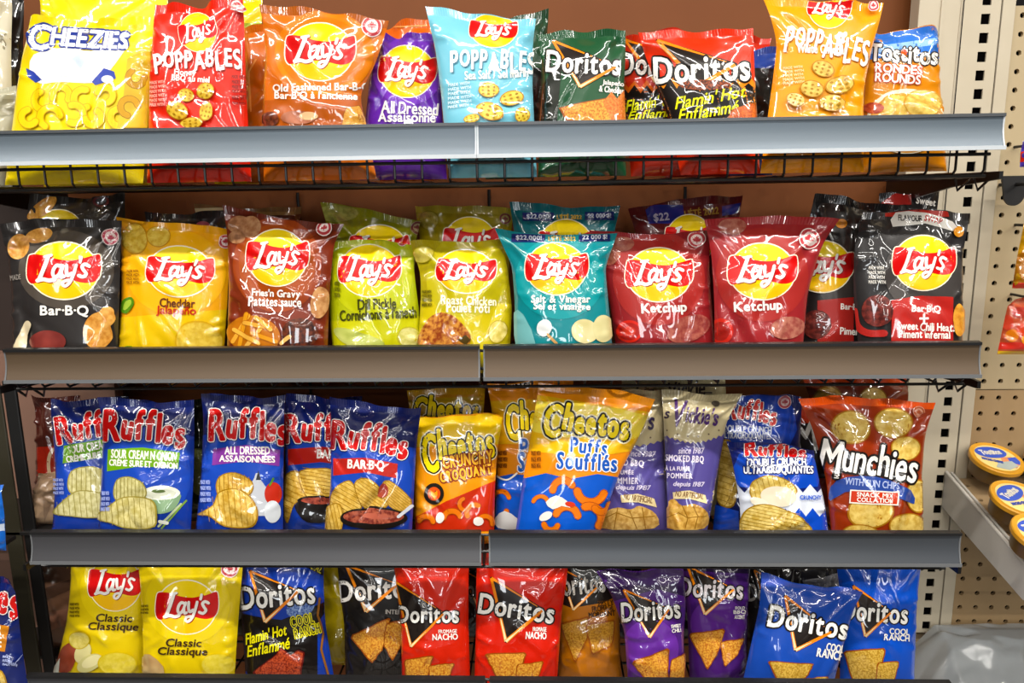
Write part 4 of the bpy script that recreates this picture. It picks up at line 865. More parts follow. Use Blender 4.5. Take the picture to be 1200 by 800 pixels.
bag(CH, 'blue barbecue ridged chip bag in front with a red banner and sauce bowl', 3, g4(387, 467, 388, 510, 388, 560, 384, 618), g4(494, 478, 488, 520, 486, 560, 483, 618), .042, '121b52',
    ruf_base(386, 486, 476) + RUF((389, 495, 478, 533), 8) + P(g4(391, 537, 428, 536, 466, 543, 465, 560, 428, 553, 391, 557), 'b3302a', 'banner') + T('BAR·B·Q', (408, 539, 450, 551), W_, 3, .5, tg='banner')
    + RIDGED(g4(390, 576, 404, 564, 414, 566, 424, 594, 400, 606, 388, 600), 'c69a34', 'e4bf60', 9, 30, edge='9a7420') + RIDGED(g4(416, 566, 434, 561, 456, 590, 428, 596), 'c69a34', 'e4bf60', 8, 35, edge='9a7420') + RIDGED(g4(446, 570, 456, 562, 480, 584, 474, 598, 456, 592), 'bf922e', 'dcb254', 8, 40, edge='9a7420') + E(449, 574, 14, 18, 'soft:8a2a1c:b04a2c') + RIDGED(g4(384, 596, 400, 590, 402, 618, 384, 618), 'c69a34', 'e4bf60', 5, 80, edge='9a7420')
    + E(438, 606, 76, 26, '17120f') + E(438, 604, 68, 17, 'meat:6e2218:b05a40') + E(440, 604, 30, 6, 'a85a48') + LN(g4(466, 604, 480, 592), 1.8, 'c9ccd2'), group=G3, wr=1.2)
def puffbits(pts): return sum([curl(x, y, r, a, a + 150, w, 'd9761c', 'a8500f') for x, y, r, a, w in pts], [])
bag(PU, 'orange crunchy cheese snack bag, darkened in colour for shade, behind the front crunchy bag', 3, g4(477, 455, 482, 500, 484, 560, 486, 617), g4(568, 456, 566, 500, 564, 560, 562, 617), .125, 'b07a1c', P(g4(476, 468, 570, 464, 570, 500, 476, 500), 'a8861e') + CHEE((486, 464, 560, 496), 2), group=G3, seal='b88a24')  # shade behind the front bag is put into its dimmer orange
bag(PU, 'orange crunchy cheese snack bag with a red lower corner', 3, g4(487, 487, 486, 525, 486, 570, 487, 618), g4(590, 487, 583, 525, 580, 570, 579, 618), .062, 'e29212',
    P(g4(486, 488, 592, 486, 588, 520, 486, 524), 'e2bc2a') + P(g4(486, 606, 523, 587, 582, 562, 582, 622, 486, 622), 'b83420') + CHEE((496, 500, 577, 548), -8) + T('CRUNCHY', (519, 531, 577, 545), 'e8b04a', -8, .7, .1, outs=[('7a2412', 1.8)], gap=.2) + T('CROQUANT', (516, 548, 576, 562), 'e8b04a', -10, .7, .1, outs=[('7a2412', 1.8)], gap=.2)
    + E(509, 578, 23, 25, '1c1712', tg='badge') + E(509, 578, 15, 16, 'd8591e', tg='badge') + P(g4(505, 574, 509, 577, 513, 574, 513, 580, 509, 585, 505, 580), 'f0a040', 'badge') + puffbits([(530, 608, 10, 190, 3.5), (556, 600, 9, 150, 3.2), (568, 612, 8, 220, 3), (500, 612, 8, 200, 3.2), (545, 590, 7, 100, 2.6)]) + E(516, 606, 10, 13, 'e6e2da', 20) + E(560, 610, 12, 10, 'e6e2da'), group=G3, seal='c98618')
def puff(dx, dy):
    return P([(x + dx, y + dy) for x, y in g4(600, 450, 780, 450, 760, 512, 690, 528, 604, 516)], 'e2b83c')
bag(PU, 'orange and blue cheese puffs bag behind the tilted puffs bag', 3, g4(571, 447, 578, 490, 583, 550, 580, 617), g4(672, 447, 668, 490, 664, 550, 660, 617), .09, 'd58512',
    P(g4(570, 470, 680, 466, 680, 520, 574, 520), 'd8a42c') + P(g4(572, 561, 600, 555, 680, 562, 680, 625, 572, 625), '1d4fae') + P(g4(584, 446, 622, 446, 620, 455, 588, 455), '1c1814', 'banner') + T('ROUGE', (598, 447, 620, 453), W_, 0, .2, tg='banner') + CHEE((594, 468, 668, 512), -6) + T('Puffs', (610, 514, 650, 534), '2c62c0', 0, .8, outs=[(W_, 2)]) + T('Soufflés', (608, 530, 664, 552), '2c62c0', 0, .8, outs=[(W_, 2)]) + LN(smooth_line(g4(582, 557, 594, 562, 606, 554)), 1, 'e9e4d8', 'panel_print') + puffbits([(588, 584, 9, 200, 3), (604, 600, 10, 40, 3.4)]) + P(g4(582, 606, 592, 598, 606, 606, 610, 618, 584, 618), 'dfe0e0', 'food_print', sm=2) + SMALL((585, 528, 596, 550), 3, '6a3a10'), group=G3)
bag(PU, 'orange and blue cheese puffs bag tilted forward in front of its twin', 3, g4(632, 443, 624, 500, 614, 555, 605, 618), g4(767, 467, 752, 505, 724, 558, 703, 618), .042, 'e68e10',
    P(g4(626, 462, 768, 484, 740, 528, 690, 536, 618, 528), 'e8b426') + P(g4(630, 470, 766, 488, 742, 514, 626, 506), 'f2d860', 'panel_print', sm=3) + P(g4(600, 556, 616, 560, 640, 554, 668, 561, 700, 555, 732, 560, 730, 622, 596, 622), '1d55b8') + CHEE((639, 476, 736, 516), 7)
    + T('Puffs', (669, 514, 711, 531), '2458b4', 6, .9, outs=[(W_, 2.0)], gap=.16) + T('Soufflés', (653, 531, 722, 550), '2458b4', 3, .9, outs=[(W_, 2.0)], gap=.16) + puffbits([(660, 574, 12, 180, 4.6), (692, 572, 16, 20, 5), (634, 590, 9, 200, 2.6), (664, 606, 13, 200, 4.6), (690, 606, 14, 250, 5.2), (704, 590, 9, 0, 4.5), (646, 612, 8, 20, 3.4)]) + P(g4(640, 588, 652, 580, 664, 586, 668, 594, 658, 592, 648, 596), 'ded9d0', 'food_print', sm=2) + E(640, 604, 16, 9, 'e6e2da', -30) + E(668, 590, 12, 6, 'c23a24', 10) + SMALL((624, 528, 636, 550), 3, '7a4410'), group=G3, seal='d88a18', wr=1.2)
def vick(x0, x1, y):
    sc = [(x0 + (x1 - x0) * t, y + 10 * math.sin(math.pi * t) + (2.0 if i % 2 else -.6)) for i, t in enumerate(np.linspace(0, 1, 25))]
    return P(sc + [(x1, 630), (x0, 630)], '534a88') + sum([E(x, yy - 6, 2, 2, '6a5a4a', tg='panel_print') for x, yy in sc[2::4]], [])
bag(CH, 'cream-topped kettle chip bag in the back row above the first purple one', 3, g4(728, 440, 730, 500, 732, 560, 732, 618), g4(782, 440, 780, 500, 780, 560, 780, 618), .155, 'a49a78', T('ckie', (736, 452, 766, 466), '2a2420', -4, .4, .25), group=G3)
bag(CH, 'cream-topped kettle chip bag in the back row above the second purple one', 3, g4(776, 442, 778, 500, 780, 560, 780, 618), g4(852, 440, 848, 500, 846, 560, 846, 618), .155, 'aa9f7c', T('Vickie', (784, 446, 826, 466), '2a2420', -8, .5, .25, 'logo') + LN(g4(800, 466, 822, 460, 834, 460), .8, '2a2420', 'logo'), group=G3)
bag(CH, 'purple kettle chip bag with cream top, half hidden by the tilted cheese puffs bag', 3, g4(700, 460, 700, 505, 700, 560, 697, 618), g4(778, 455, 777, 505, 780, 560, 785, 618), .075, 'b3a684',
    vick(690, 786, 512) + T("Vickie's", (706, 482, 766, 504), '2e2440', -2, .5, .2, 'logo') + T('since 1987', (735, 528, 768, 535), 'cfc6dc', 2, .2, .2) + T('SMOKED BBQ', (704, 538, 754, 546), 'dcd4e4', 4, .35, gap=.2) + T('À LA FUMÉE', (708, 549, 742, 555), 'dcd4e4', 2, .35, gap=.2) + T('POMMIER', (712, 559, 748, 566), 'dcd4e4', 2, .35, gap=.2) + T('depuis 1987', (722, 568, 762, 575), 'cfc6dc', 1, .2, .2) + P(g4(727, 580, 748, 578, 766, 584, 769, 594, 748, 588, 729, 588), 'd8c69a', 'banner') + T('NO ARTIFICIAL', (731, 580, 764, 587), '7a5a3a', 8, .15, tg='banner')
    + P(g4(704, 618, 710, 600, 724, 594, 740, 596, 750, 592, 768, 602, 766, 618), 'chip:b08238:d8b062', 'food_print', sm=3) + LN(g4(738, 598, 746, 618), .5, '8a6226') + LN(g4(706, 608, 722, 600, 740, 606, 766, 604), .5, '8a6226') + LN(g4(724, 594, 720, 618), .5, '8a6226') + LN(g4(752, 594, 756, 618), .5, '8a6226'), group=G3)
bag(CH, 'purple kettle chip bag with cream scalloped top beside the blue double crunch bags', 3, g4(776, 459, 778, 505, 781, 560, 783, 618), g4(871, 461, 852, 490, 842, 545, 829, 618), .055, 'bdb08c',
    vick(776, 848, 508) + T('s', (779, 482, 785, 490), '241a34', 0, .5, .2, 'logo') + T("Vickie's", (789, 471, 841, 502), '4a2a66', 7, .55, .12, 'logo', scales=[1.5, .9, .9, .9, .9, .9, .9, .9]) + E(838, 473, 10, 7, '4a4438', 10, 'badge') + T('since 1987', (795, 524, 825, 531), 'cfc6dc', 1, .2, .2) + T('SMOKED BBQ', (781, 533, 824, 542), 'e2dae8', 3, .4, gap=.2) + T('À LA FUMÉE', (781, 545, 808, 551), 'e2dae8', 1, .35, gap=.2) + T('POMMIER', (783, 554, 811, 560), 'e2dae8', 1, .35, gap=.2) + T('depuis 1987', (790, 564, 825, 571), 'cfc6dc', 1, .2, .2)
    + P(g4(789, 576, 808, 574, 826, 580, 828, 590, 808, 584, 790, 584), 'd8c69a', 'banner') + T('NO ARTIFICIAL', (792, 576, 824, 583), '7a5a3a', 7, .15, tg='banner') + P(g4(783, 618, 783, 592, 790, 584, 800, 592, 814, 590, 828, 600, 824, 618), 'chip:b8842e:deb055', 'food_print', sm=3) + LN(g4(800, 592, 806, 606, 803, 618), .5, '8a6226') + LN(g4(783, 606, 796, 600, 806, 606, 826, 604), .5, '8a6226') + LN(g4(812, 592, 818, 604, 814, 618), .5, '8a6226'), group=G3)
def jag(x0, x1, y, a, n): return [(x0 + (x1 - x0) * i / n, y + (a if i % 2 else -a)) for i in range(n + 1)]
bag(CH, 'dark blue double crunch bag standing taller behind the front double crunch bag', 3, g4(850, 460, 846, 510, 842, 560, 838, 605), g4(940, 466, 938, 510, 936, 560, 934, 620), .09, '121a4c',
    P(g4(838, 470, 920, 465, 926, 520, 838, 520), '1c3484', 'panel_print', sm=3) + RUF((852, 468, 910, 496), 8, col='b0302c') + T('DOUBLE CRUNCH', (848, 499, 904, 507), 'b9bcc8', 2, .5) + T('ULTRACROQUANTES', (846, 507, 903, 515), 'b9bcc8', 2, .4) + BADGE(919, 471, 8, '8a3c44', 'b09a9a') + RIDGED(g4(840, 520, 858, 518, 864, 560, 860, 592, 842, 588, 838, 550), 'a8842e', 'cfae58', 10, 20, edge='7c5e1c') + P(g4(836, 590, 866, 598, 866, 622, 836, 622), '1c3fa0'), group=G3)
bag(CH, 'blue double crunch bag in front with a creamy dip chip picture', 3, g4(853, 517, 860, 550, 867, 590, 868, 621), g4(952, 524, 957, 550, 966, 590, 970, 622), .045, '121d5e',
    P(g4(866, 532, 905, 520, 950, 532, 958, 570, 866, 570), '1e46ac', 'panel_print', sm=2) + P([(862, 560)] + jag(864, 966, 572, 5, 12) + g4(972, 625, 864, 625), 'd5dae4') + P(jag(920, 968, 600, 5, 6) + g4(972, 625, 915, 625), '1f49b4') + RUF((873, 518, 944, 537), 3) + T('DOUBLE CRUNCH', (876, 537, 944, 546), 'e6e8ee', -1, .6, outs=[('10174a', 1.3)]) + T('ULTRACROQUANTES', (872, 546, 952, 556), 'e6e8ee', 0, .5, outs=[('10174a', 1.3)])
    + RIDGED(g4(879, 578, 882, 564, 900, 557, 922, 562, 934, 576, 916, 590, 888, 588), 'c2a040', 'e2c870', 8, 75, edge='98782a') + E(912, 581, 42, 24, 'e0d4bc', 6) + E(890, 588, 22, 10, 'e8dfca', 20) + RIDGED(g4(868, 612, 876, 596, 896, 590, 924, 598, 942, 610, 946, 624, 868, 624), 'c2a040', 'e6cc76', 9, 12, edge='98782a') + T('CRUNCHY', (936, 580, 960, 585), '2c5ac0', 0, .2, tg='small_print'), group=G3)
MU = '7e2e14'
bag('snack_mix_bag', 'brown-red snack mix bag behind, dimmed in colour for shade, its orange foil top and two chips showing', 3, g4(942, 442, 950, 470, 958, 540, 962, 618), g4(1066, 442, 1064, 470, 1064, 540, 1062, 618), .19, '5e2414', CHIP(950, 452, 992, 500, 0, '8a6a2c', 'a8863c', 2, '6a4a1c') + CHIP(1006, 452, 1040, 492, 0, '9a7c34', 'b8984a', 3, '6a4a1c'), seal='b8451c', group=G3, wr=1.6)  # browns and chips darkened in colour for the shade at the back
bag('snack_mix_bag', 'black and red snack mix bag with a white M behind the front mix bag', 3, g4(918, 466, 922, 510, 926, 560, 930, 618), g4(1010, 466, 1006, 510, 1004, 560, 1002, 618), .135, '17110f', P(g4(936, 474, 952, 484, 956, 494, 938, 497), 'a83420', 'panel_print') + T('Mix', (932, 490, 986, 526), 'b4b0aa', -8, .8, 0, 'logo') + P(g4(918, 560, 1010, 560, 1010, 622, 918, 622), '6a2212'), group=G3)
bag('snack_mix_bag', 'brown-red snack mix bag with round chips and white lettering at the shelf end', 3, g4(935, 466, 952, 500, 968, 560, 974, 623), g4(1096, 469, 1084, 510, 1080, 560, 1081, 624), .045, '8a3216',
    CHIP(973, 481, 1021, 520, 0, 'c9a242', 'e2c468', 2, '9a6a24') + CHIP(1024, 477, 1069, 514, 0, 'c9a242', 'e2c468', 3, '9a6a24') + CHIP(1044, 510, 1078, 540, 0, 'c9a242', 'e2c468', 4, '9a6a24') + CHIP(992, 578, 1048, 619, 0, 'c9a242', 'e2c468', 5, '9a6a24') + CHIP(1060, 562, 1092, 600, 0, 'c9a242', 'e2c468', 6, '9a6a24') + CHIP(1042, 600, 1084, 632, 0, 'c9a242', 'e2c468', 7, '9a6a24') + CHIP(986, 613, 1030, 640, 0, 'c9a242', 'e2c468', 8, '9a6a24')
    + T('Munchies', (962, 519, 1074, 565), 'eeeae4', 10, .7, 0, 'logo', outs=[('17110f', 3.2)], scales=[1.25, 1, 1, 1, 1.05, 1, 1, 1], bounce=[-.1, 0, 0, 0, .05, 0, 0, 0])
    + P(g4(972, 578, 980, 562, 1010, 557, 1040, 562, 1066, 574, 1070, 590, 1050, 582, 1020, 574, 990, 576, 974, 586), '2a4288', 'banner', sm=2) + T('WITH SUN CHIPS', (990, 562, 1054, 570), 'aab4d4', 6, .15, tg='banner') + P(g4(996, 573, 1054, 576, 1053, 592, 995, 589), 'ece2d6', 'banner') + P(g4(997.5, 574.5, 1052.5, 577.5, 1051.5, 590.5, 996.5, 587.5), 'b83a22', 'banner') + T('SNACK MIX', (1004, 577, 1046, 582), W_, 3, .2, tg='banner') + T('COLLATION', (1004, 583, 1046, 588), W_, 3, .2, tg='banner') + BADGE(1076, 482, 7, 'b0583a', 'd8a088'), group=G3, seal='c8501a', wr=1.6)

# ---- bottom shelf
YC = 'd6bc12'
def classic(cx, tx0, tx1, ty, lg):
    return lg + T('Classic', (tx0 + (tx1 - tx0) * .16, ty, tx1 - (tx1 - tx0) * .12, ty + 9), INK, 1, .3, .12) + T('Classique', (tx0, ty + 10, tx1, ty + 21.5), INK, 1, .3, .12)
bag(CH, 'yellow classic bag at the left end with a potato picture', 4, g4(83, 640, 83, 680, 79, 725, 64, 787), g4(171, 640, 168, 680, 168, 725, 170, 788), .06, YC,
    E(134, 690, 80, 84, 'dfc61c', tg='panel_print') + LAYS(135, 684, 63, 62, 2) + classic(0, 104, 162, 719, []) + SMALL((83, 706, 95, 724), 4, '6a5a14') + P(g4(69, 785, 72, 762, 84, 752, 92, 760, 84, 785), 'soft:8a3a22:a8503a', 'food_print', sm=3) + E(98, 764, 18, 26, 'd8cf96', 25) + E(106, 776, 32, 18, 'cfc88a', -28) + E(108, 774, 24, 12, 'e4dca8', -28) + CHIP(82, 738, 106, 760, 0, 'd0bc50', 'e2d070', 3, 'c0a830') + P(g4(60, 790, 72, 770, 70, 792), 'd9dccf', 'food_print') + CHIP(116, 762, 160, 792, 0, 'd8c22c', 'e4d04a', 3, 'd0b81c'), group=G4, wr=.9)
bag(CH, 'yellow classic bag beside the flaming hot cool ranch bag', 4, g4(160, 640, 164, 680, 167, 730, 168, 788), g4(287, 640, 283, 680, 279, 730, 275, 789), .042, YC,
    E(220, 706, 100, 96, 'dfc61c', tg='panel_print') + LAYS(219, 711, 72, 62, 2) + classic(0, 186, 243, 748, []) + BADGE(269, 666, 10.5) + P(g4(168, 792, 168, 770, 176, 766, 192, 780, 190, 792), 'soft:b08a58:cdb078', 'food_print', sm=2) + CHIP(236, 764, 276, 792, 0, 'd8c22c', 'e0cc48', 3, 'd0b81c') + SMALL((167, 708, 176, 720), 3, '6a5a14'), group=G4, wr=1.3)
bag(TO, 'yellow bag standing behind the flaming hot cool ranch and black corn chip bags', 4, g4(366, 640, 368, 680, 370, 720, 372, 760), g4(424, 640, 422, 680, 418, 720, 410, 758), .125, 'b8a01c', P(g4(360, 700, 430, 700, 430, 770, 360, 770), 'a5901c'), group=G4, floor=None)
bag(TO, 'blue and black flaming hot cool ranch corn chip bag', 4, g4(282, 640, 281, 680, 284, 730, 288, 790), g4(380, 640, 379, 680, 381, 730, 391, 791), .064, '1d3a96',
    P(g4(276, 716, 300, 722, 330, 726, 392, 700, 372, 730, 372, 795, 276, 795), '15110f') + E(352, 712, 34, 22, 'grain:2a4a9a:8aa4d0', -20, 'panel_print') + DOR((282, 684, 368, 710), (293, 669), (350, 692), (311, 728), -5) + T("Flamin' Hot", (287, 736, 337, 749), 'e2d83a', -14, .3, .4) + T('Enflammé', (289, 751, 341, 764), 'e2d83a', -12, .3, .4) + T('COOL', (341, 720, 367, 732), '1a1714', -12, .1, .1, outs=[('e2d83a', 1.1)], gap=.25) + T('RANCH', (345, 733, 375, 744), '1a1714', -14, .1, .1, outs=[('e2d83a', 1.1)], gap=.25)
    + P(g4(356, 648, 378, 656, 378, 674, 356, 662), '17140f', 'banner') + T('STEAL', (358, 660, 378, 667), 'cfc04a', 28, .3, tg='banner') + TRI(g4(298, 786, 324, 766, 330, 758, 342, 768, 350, 760, 357, 764, 352, 792, 300, 792), '7a1f10', 'c4502a', '5a140c') + LN(g4(374, 700, 372, 720, 378, 740, 376, 760, 384, 790), 1.2, '8a5a2a', 'panel_print'), group=G4, wr=1.2)
bag(TO, 'black corn chip bag beside the red nacho bags', 4, g4(394, 640, 397, 680, 403, 730, 405, 791), g4(492, 640, 490, 680, 488, 730, 488, 792), .08, '191615',
    DOR((397, 678, 484, 702), (406, 662), (466, 684), (429, 716), -4, hi='d2cdc6') + T('INTENSE', (452, 714, 478, 719), 'b0aaa2', 2, .2) + TRI(g4(411, 745, 458, 722, 448, 760, 436, 777)) + TRI(g4(452, 730, 478, 724, 470, 756, 460, 774, 450, 756)), group=G4)
bag(TO, 'red nacho corn chip bag with a wide glare, left of its twin', 4, g4(458, 640, 464, 680, 470, 730, 471, 793), g4(550, 640, 549, 680, 549, 730, 551, 795), .045, 'c23020',
    DOR((466, 710, 537, 729), (463, 681), (520, 718), (482, 757), 0) + T('FROMAGE', (514, 737, 535, 741), W_, -2, .2) + T('NACHO', (507, 742, 536, 749), W_, -2, .4) + TRI(g4(475, 772, 508, 767, 500, 796, 476, 796)) + TRI(g4(502, 779, 533, 776, 524, 796, 503, 796)), group=G4, wr=1.1)
bag(TO, 'red nacho corn chip bag standing squarely below the gap between the rails', 4, g4(560, 640, 558, 680, 558, 730, 556, 795), g4(668, 640, 664, 680, 658, 720, 653, 796), .045, 'c42e20',
    DOR((562, 701, 649, 724), (576, 677), (636, 714), (593, 751), 8) + T('FROMAGE', (624, 734, 640, 739), W_, 2, .2) + T('NACHO', (616, 740, 640, 748), W_, 2, .4) + TRI(g4(568, 765, 617, 764, 607, 796, 584, 796)) + TRI(g4(606, 778, 637, 774, 630, 796, 604, 796)), group=G4)
bag(TO, 'orange corn chip bag with a black top, beside the second red nacho bag', 4, g4(650, 645, 654, 680, 656, 730, 655, 793), g4(734, 645, 730, 680, 726, 730, 728, 798), .085, 'b06c10',
    P(g4(640, 640, 740, 640, 740, 690, 706, 706, 670, 712, 640, 700), '191411') + DOR((646, 672, 708, 696), (655, 664), (700, 688), (672, 714), -6, hi='bfb8ae') + T('ZESTY', (700, 703, 718, 709), '4a2c10', -6, .3) + T('FROMAGE', (694, 709, 718, 715), '4a2c10', -6, .3) + T('MORDANT', (690, 716, 720, 722), '2e1c10', -5, .4) + TRI(g4(657, 730, 690, 722, 688, 748, 674, 776), 'a06a14', 'cc9838') + TRI(g4(686, 732, 720, 726, 716, 756, 694, 766), 'a06a14', 'c89030'), group=G4)
bag(TO, 'purple sweet chili corn chip bag leaning forward', 4, g4(699, 668, 716, 695, 732, 740, 736, 798), g4(800, 666, 804, 705, 801, 745, 803, 800), .045, '4a2272',
    P(g4(690, 650, 810, 650, 808, 700, 770, 690, 720, 704), '2a1640') + E(762, 760, 66, 70, '5f2f8c', tg='panel_print') + DOR((729, 704, 796, 726), (731, 691), (784, 713), (761, 746), -4) + T('SWEET', (786, 731, 797, 735), W_, -6, .2) + T('CHILI', (787, 736, 797, 740), W_, -6, .2) + TRI(g4(741, 775, 784, 758, 782, 800, 760, 800)) + TRI(g4(786, 772, 803, 764, 800, 800, 784, 800)), group=G4, wr=1.4)
bag(TO, 'purple barbecue corn chip bag, dimmed in colour for shade, beside the blue cool ranch bag', 4, g4(797, 642, 802, 680, 806, 730, 808, 799), g4(880, 642, 878, 680, 876, 730, 874, 800), .075, '3e1c60',
    P(g4(790, 640, 885, 640, 885, 672, 790, 668), '1f122e') + E(842, 730, 66, 60, '55297c', tg='panel_print') + DOR((797, 678, 870, 700), (806, 663), (860, 690), (826, 719), 3, hi='b9b2b4') + T('BOLD', (861, 710, 872, 713), W_, 2, .15) + T('BBQ', (859, 714, 873, 719), W_, 0, .4) + T('ACCENT', (860, 720, 872, 724), W_, 0, .15) + TRI(g4(808, 742, 850, 736, 840, 766, 829, 784)) + TRI(g4(842, 752, 871, 747, 864, 766, 850, 781)), group=G4, wr=1.3)  # shade is put into the dim purples and grey lettering
bag(TO, 'black corn chip bag showing a sliver with a pale D behind tilted blue bag', 4, g4(868, 645, 870, 680, 872, 730, 874, 800), g4(940, 645, 938, 680, 936, 730, 936, 800), .12, '1b1715', DOR((877, 684, 930, 704), (884, 668), (926, 690), (900, 712), 0, hi='a8a29a'), group=G4)
bag(TO, 'black and silver crumpled bag behind the two blue cool ranch bags', 4, g4(922, 650, 924, 690, 928, 740, 930, 800), g4(1012, 652, 1010, 690, 1010, 740, 1010, 800), .165, '1e1c1e', P(g4(940, 680, 966, 676, 986, 670, 990, 682, 970, 690, 950, 690), '8e8e92', 'panel_print', sm=2), group=G4, wr=2)
bag(TO, 'blue cool ranch corn chip bag tilted in front', 4, g4(893, 672, 890, 710, 880, 755, 870, 800), g4(1010, 695, 1001, 712, 988, 757, 977, 800), .04, '2448a0',
    P(g4(880, 660, 1015, 660, 1015, 700, 960, 690, 890, 684), '3a4fa4') + DOR((901, 717, 993, 741), (920, 698), (974, 740), (932, 761), 10) + T('COOL', (968, 754, 988, 763), W_, 10, .4) + T('RANCH', (957, 761, 988, 771), W_, 10, .4) + TRI(g4(900, 774, 953, 777, 946, 791, 936, 800, 912, 800), 'b08420', 'deb650') + TRI(g4(934, 795, 970, 792, 962, 804, 930, 804), 'b08420', 'deb650'), group=G4, wr=.8)
bag(TO, 'blue cool ranch corn chip bag at the end next to the slotted upright', 4, g4(978, 645, 984, 690, 985, 740, 984, 801), g4(1081, 645, 1075, 700, 1073, 745, 1071, 802), .075, '1d4cb0',
    DOR((988, 705, 1063, 728), (1000, 686), (1044, 717), (1014, 745), 4) + T('COOL', (1042, 736, 1065, 743), W_, 3, .4) + T('RANCH', (1036, 743, 1065, 750), W_, 3, .4) + TRI(g4(989, 762, 1038, 759, 1028, 796, 1000, 800), 'b08420', 'deb650') + TRI(g4(1028, 776, 1053, 774, 1046, 802, 1026, 802), 'b08420', 'deb650'), group=G4, wr=1.2)

# ---- filler bags for the dark gaps; the gaps' shade is put into their colour
for row, x0, x1, y0, c, lab in ((3, 262, 330, 470, '10183e', 'filler bag, coloured dark for shade, behind the all dressed ridged chips'), (3, 345, 425, 472, '10183e', 'filler bag, coloured dark for shade, behind the barbecue ridged chips'),
        (3, 700, 760, 470, '2a2448', 'filler bag, coloured dark for shade, behind the first kettle chips'),
        (4, 250, 330, 662, '2c2a12', 'filler bag, coloured dark for shade, between the yellow classic and flaming hot cool ranch bags'),
        (4, 440, 505, 662, '141111', 'filler bag, coloured dark for shade, between the black corn chips and first red nacho'), (4, 528, 600, 662, '141111', 'filler bag, coloured dark for shade, between the two red nacho bags'),
        (4, 690, 752, 664, '1c1226', 'filler bag, coloured dark for shade, between the orange and purple corn chips'), (4, 778, 830, 664, '1a1024', 'filler bag, coloured dark for shade, between the two purple corn chip bags')):
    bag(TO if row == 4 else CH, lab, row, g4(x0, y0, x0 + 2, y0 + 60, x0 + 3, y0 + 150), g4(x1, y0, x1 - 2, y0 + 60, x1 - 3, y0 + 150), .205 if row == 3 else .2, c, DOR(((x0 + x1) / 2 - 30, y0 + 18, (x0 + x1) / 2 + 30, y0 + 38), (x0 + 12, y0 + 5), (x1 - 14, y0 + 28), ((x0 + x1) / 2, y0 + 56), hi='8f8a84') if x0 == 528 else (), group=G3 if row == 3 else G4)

# ---- neighbouring display at the far end, standing nearer than the post
fl = fl_z
bag(CH, 'dark blue ridged chip bag at the lower edge of the picture beyond the post', 4, g4(-90, 648, -92, 700, -94, 760, -96, 810), g4(12, 648, 19, 700, 26, 760, 34, 810), -.02, '121f5c',
    RUF((-70, 672, 24, 720), 6) + P(g4(-60, 724, 11, 733, 6, 763, -62, 756), 'c07a1c', 'banner') + T('CHEDDAR', (-50, 730, 2, 742), W_, 4, .6, tg='banner') + T('FROMAGE', (-50, 744, 2, 756), W_, 4, .6, tg='banner') + RIDGED(g4(-60, 800, -30, 780, 3, 786, 4, 812, -40, 815), n=8, ang=80) + SMALL((4, 767, 24, 780), 3, 'aab4dc'), floor=fl, group='blue ridged chip bags beyond the post', lean=.06)
bag(CH, 'bright blue bag top peeking in at the picture edge above the dark blue one', 3, g4(-70, 560, -72, 590, -74, 645), g4(0, 568, 5, 600, 7, 640), -.0, '2a62b8', P(g4(-20, 600, 8, 615, 8, 622, -20, 612), 'c9d4e4'), floor=fl2_z, group='blue ridged chip bags beyond the post', lean=.06, Tk=.015)
# things glimpsed in the dark behind the left end
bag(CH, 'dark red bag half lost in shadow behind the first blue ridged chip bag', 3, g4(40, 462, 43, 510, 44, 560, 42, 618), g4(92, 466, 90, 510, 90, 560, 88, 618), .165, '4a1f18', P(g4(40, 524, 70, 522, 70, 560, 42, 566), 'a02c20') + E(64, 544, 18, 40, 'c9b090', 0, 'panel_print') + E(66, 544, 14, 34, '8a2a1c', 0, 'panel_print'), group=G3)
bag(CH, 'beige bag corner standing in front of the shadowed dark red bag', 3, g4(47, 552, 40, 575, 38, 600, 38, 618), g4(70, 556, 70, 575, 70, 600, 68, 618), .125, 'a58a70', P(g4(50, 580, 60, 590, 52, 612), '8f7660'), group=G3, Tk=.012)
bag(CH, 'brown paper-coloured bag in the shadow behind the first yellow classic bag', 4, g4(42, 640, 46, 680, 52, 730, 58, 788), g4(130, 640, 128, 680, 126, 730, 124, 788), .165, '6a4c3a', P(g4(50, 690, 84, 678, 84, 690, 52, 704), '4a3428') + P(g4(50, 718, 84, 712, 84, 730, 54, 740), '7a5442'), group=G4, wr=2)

# ------------------------------------------------------------------ the neighbouring section: dip cups on a white tray, candy on hooks
tray_w = surf('white_steel', 'c9c5bd', .4, 0, 15, 'bdb8ae'); 
YA = YW - .002
pa = at_y(1107, 553, YA)
SL = math.tan(R_(14)); YF = .012
xl = pa[0] + .001
def tz(y, dz=0): return pa[2] - (YA - y) * SL + dz
tray = empty('dip_cup_shelf', (xl + .2, YA, pa[2]), 'white steel tray that slopes forward from the pegboard and holds the dip cups', 'tray')
mb = MB(); hh = .058
mb.add([(xl, YA, tz(YA)), (xl, YF, tz(YF)), (xl, YF, tz(YF) - .026), (xl, YF + .02, tz(YF) - .042), (xl, YA, tz(YA) - hh)] + [(xl + .004, YA, tz(YA)), (xl + .004, YF, tz(YF)), (xl + .004, YF, tz(YF) - .026), (xl + .004, YF + .02, tz(YF) - .042), (xl + .004, YA, tz(YA) - hh)],
       [(0, 1, 2, 3, 4), (9, 8, 7, 6, 5), (0, 5, 6, 1), (1, 6, 7, 2), (2, 7, 8, 3), (3, 8, 9, 4), (4, 9, 5, 0)])
mb.build('end_plate', tray_w, tray)
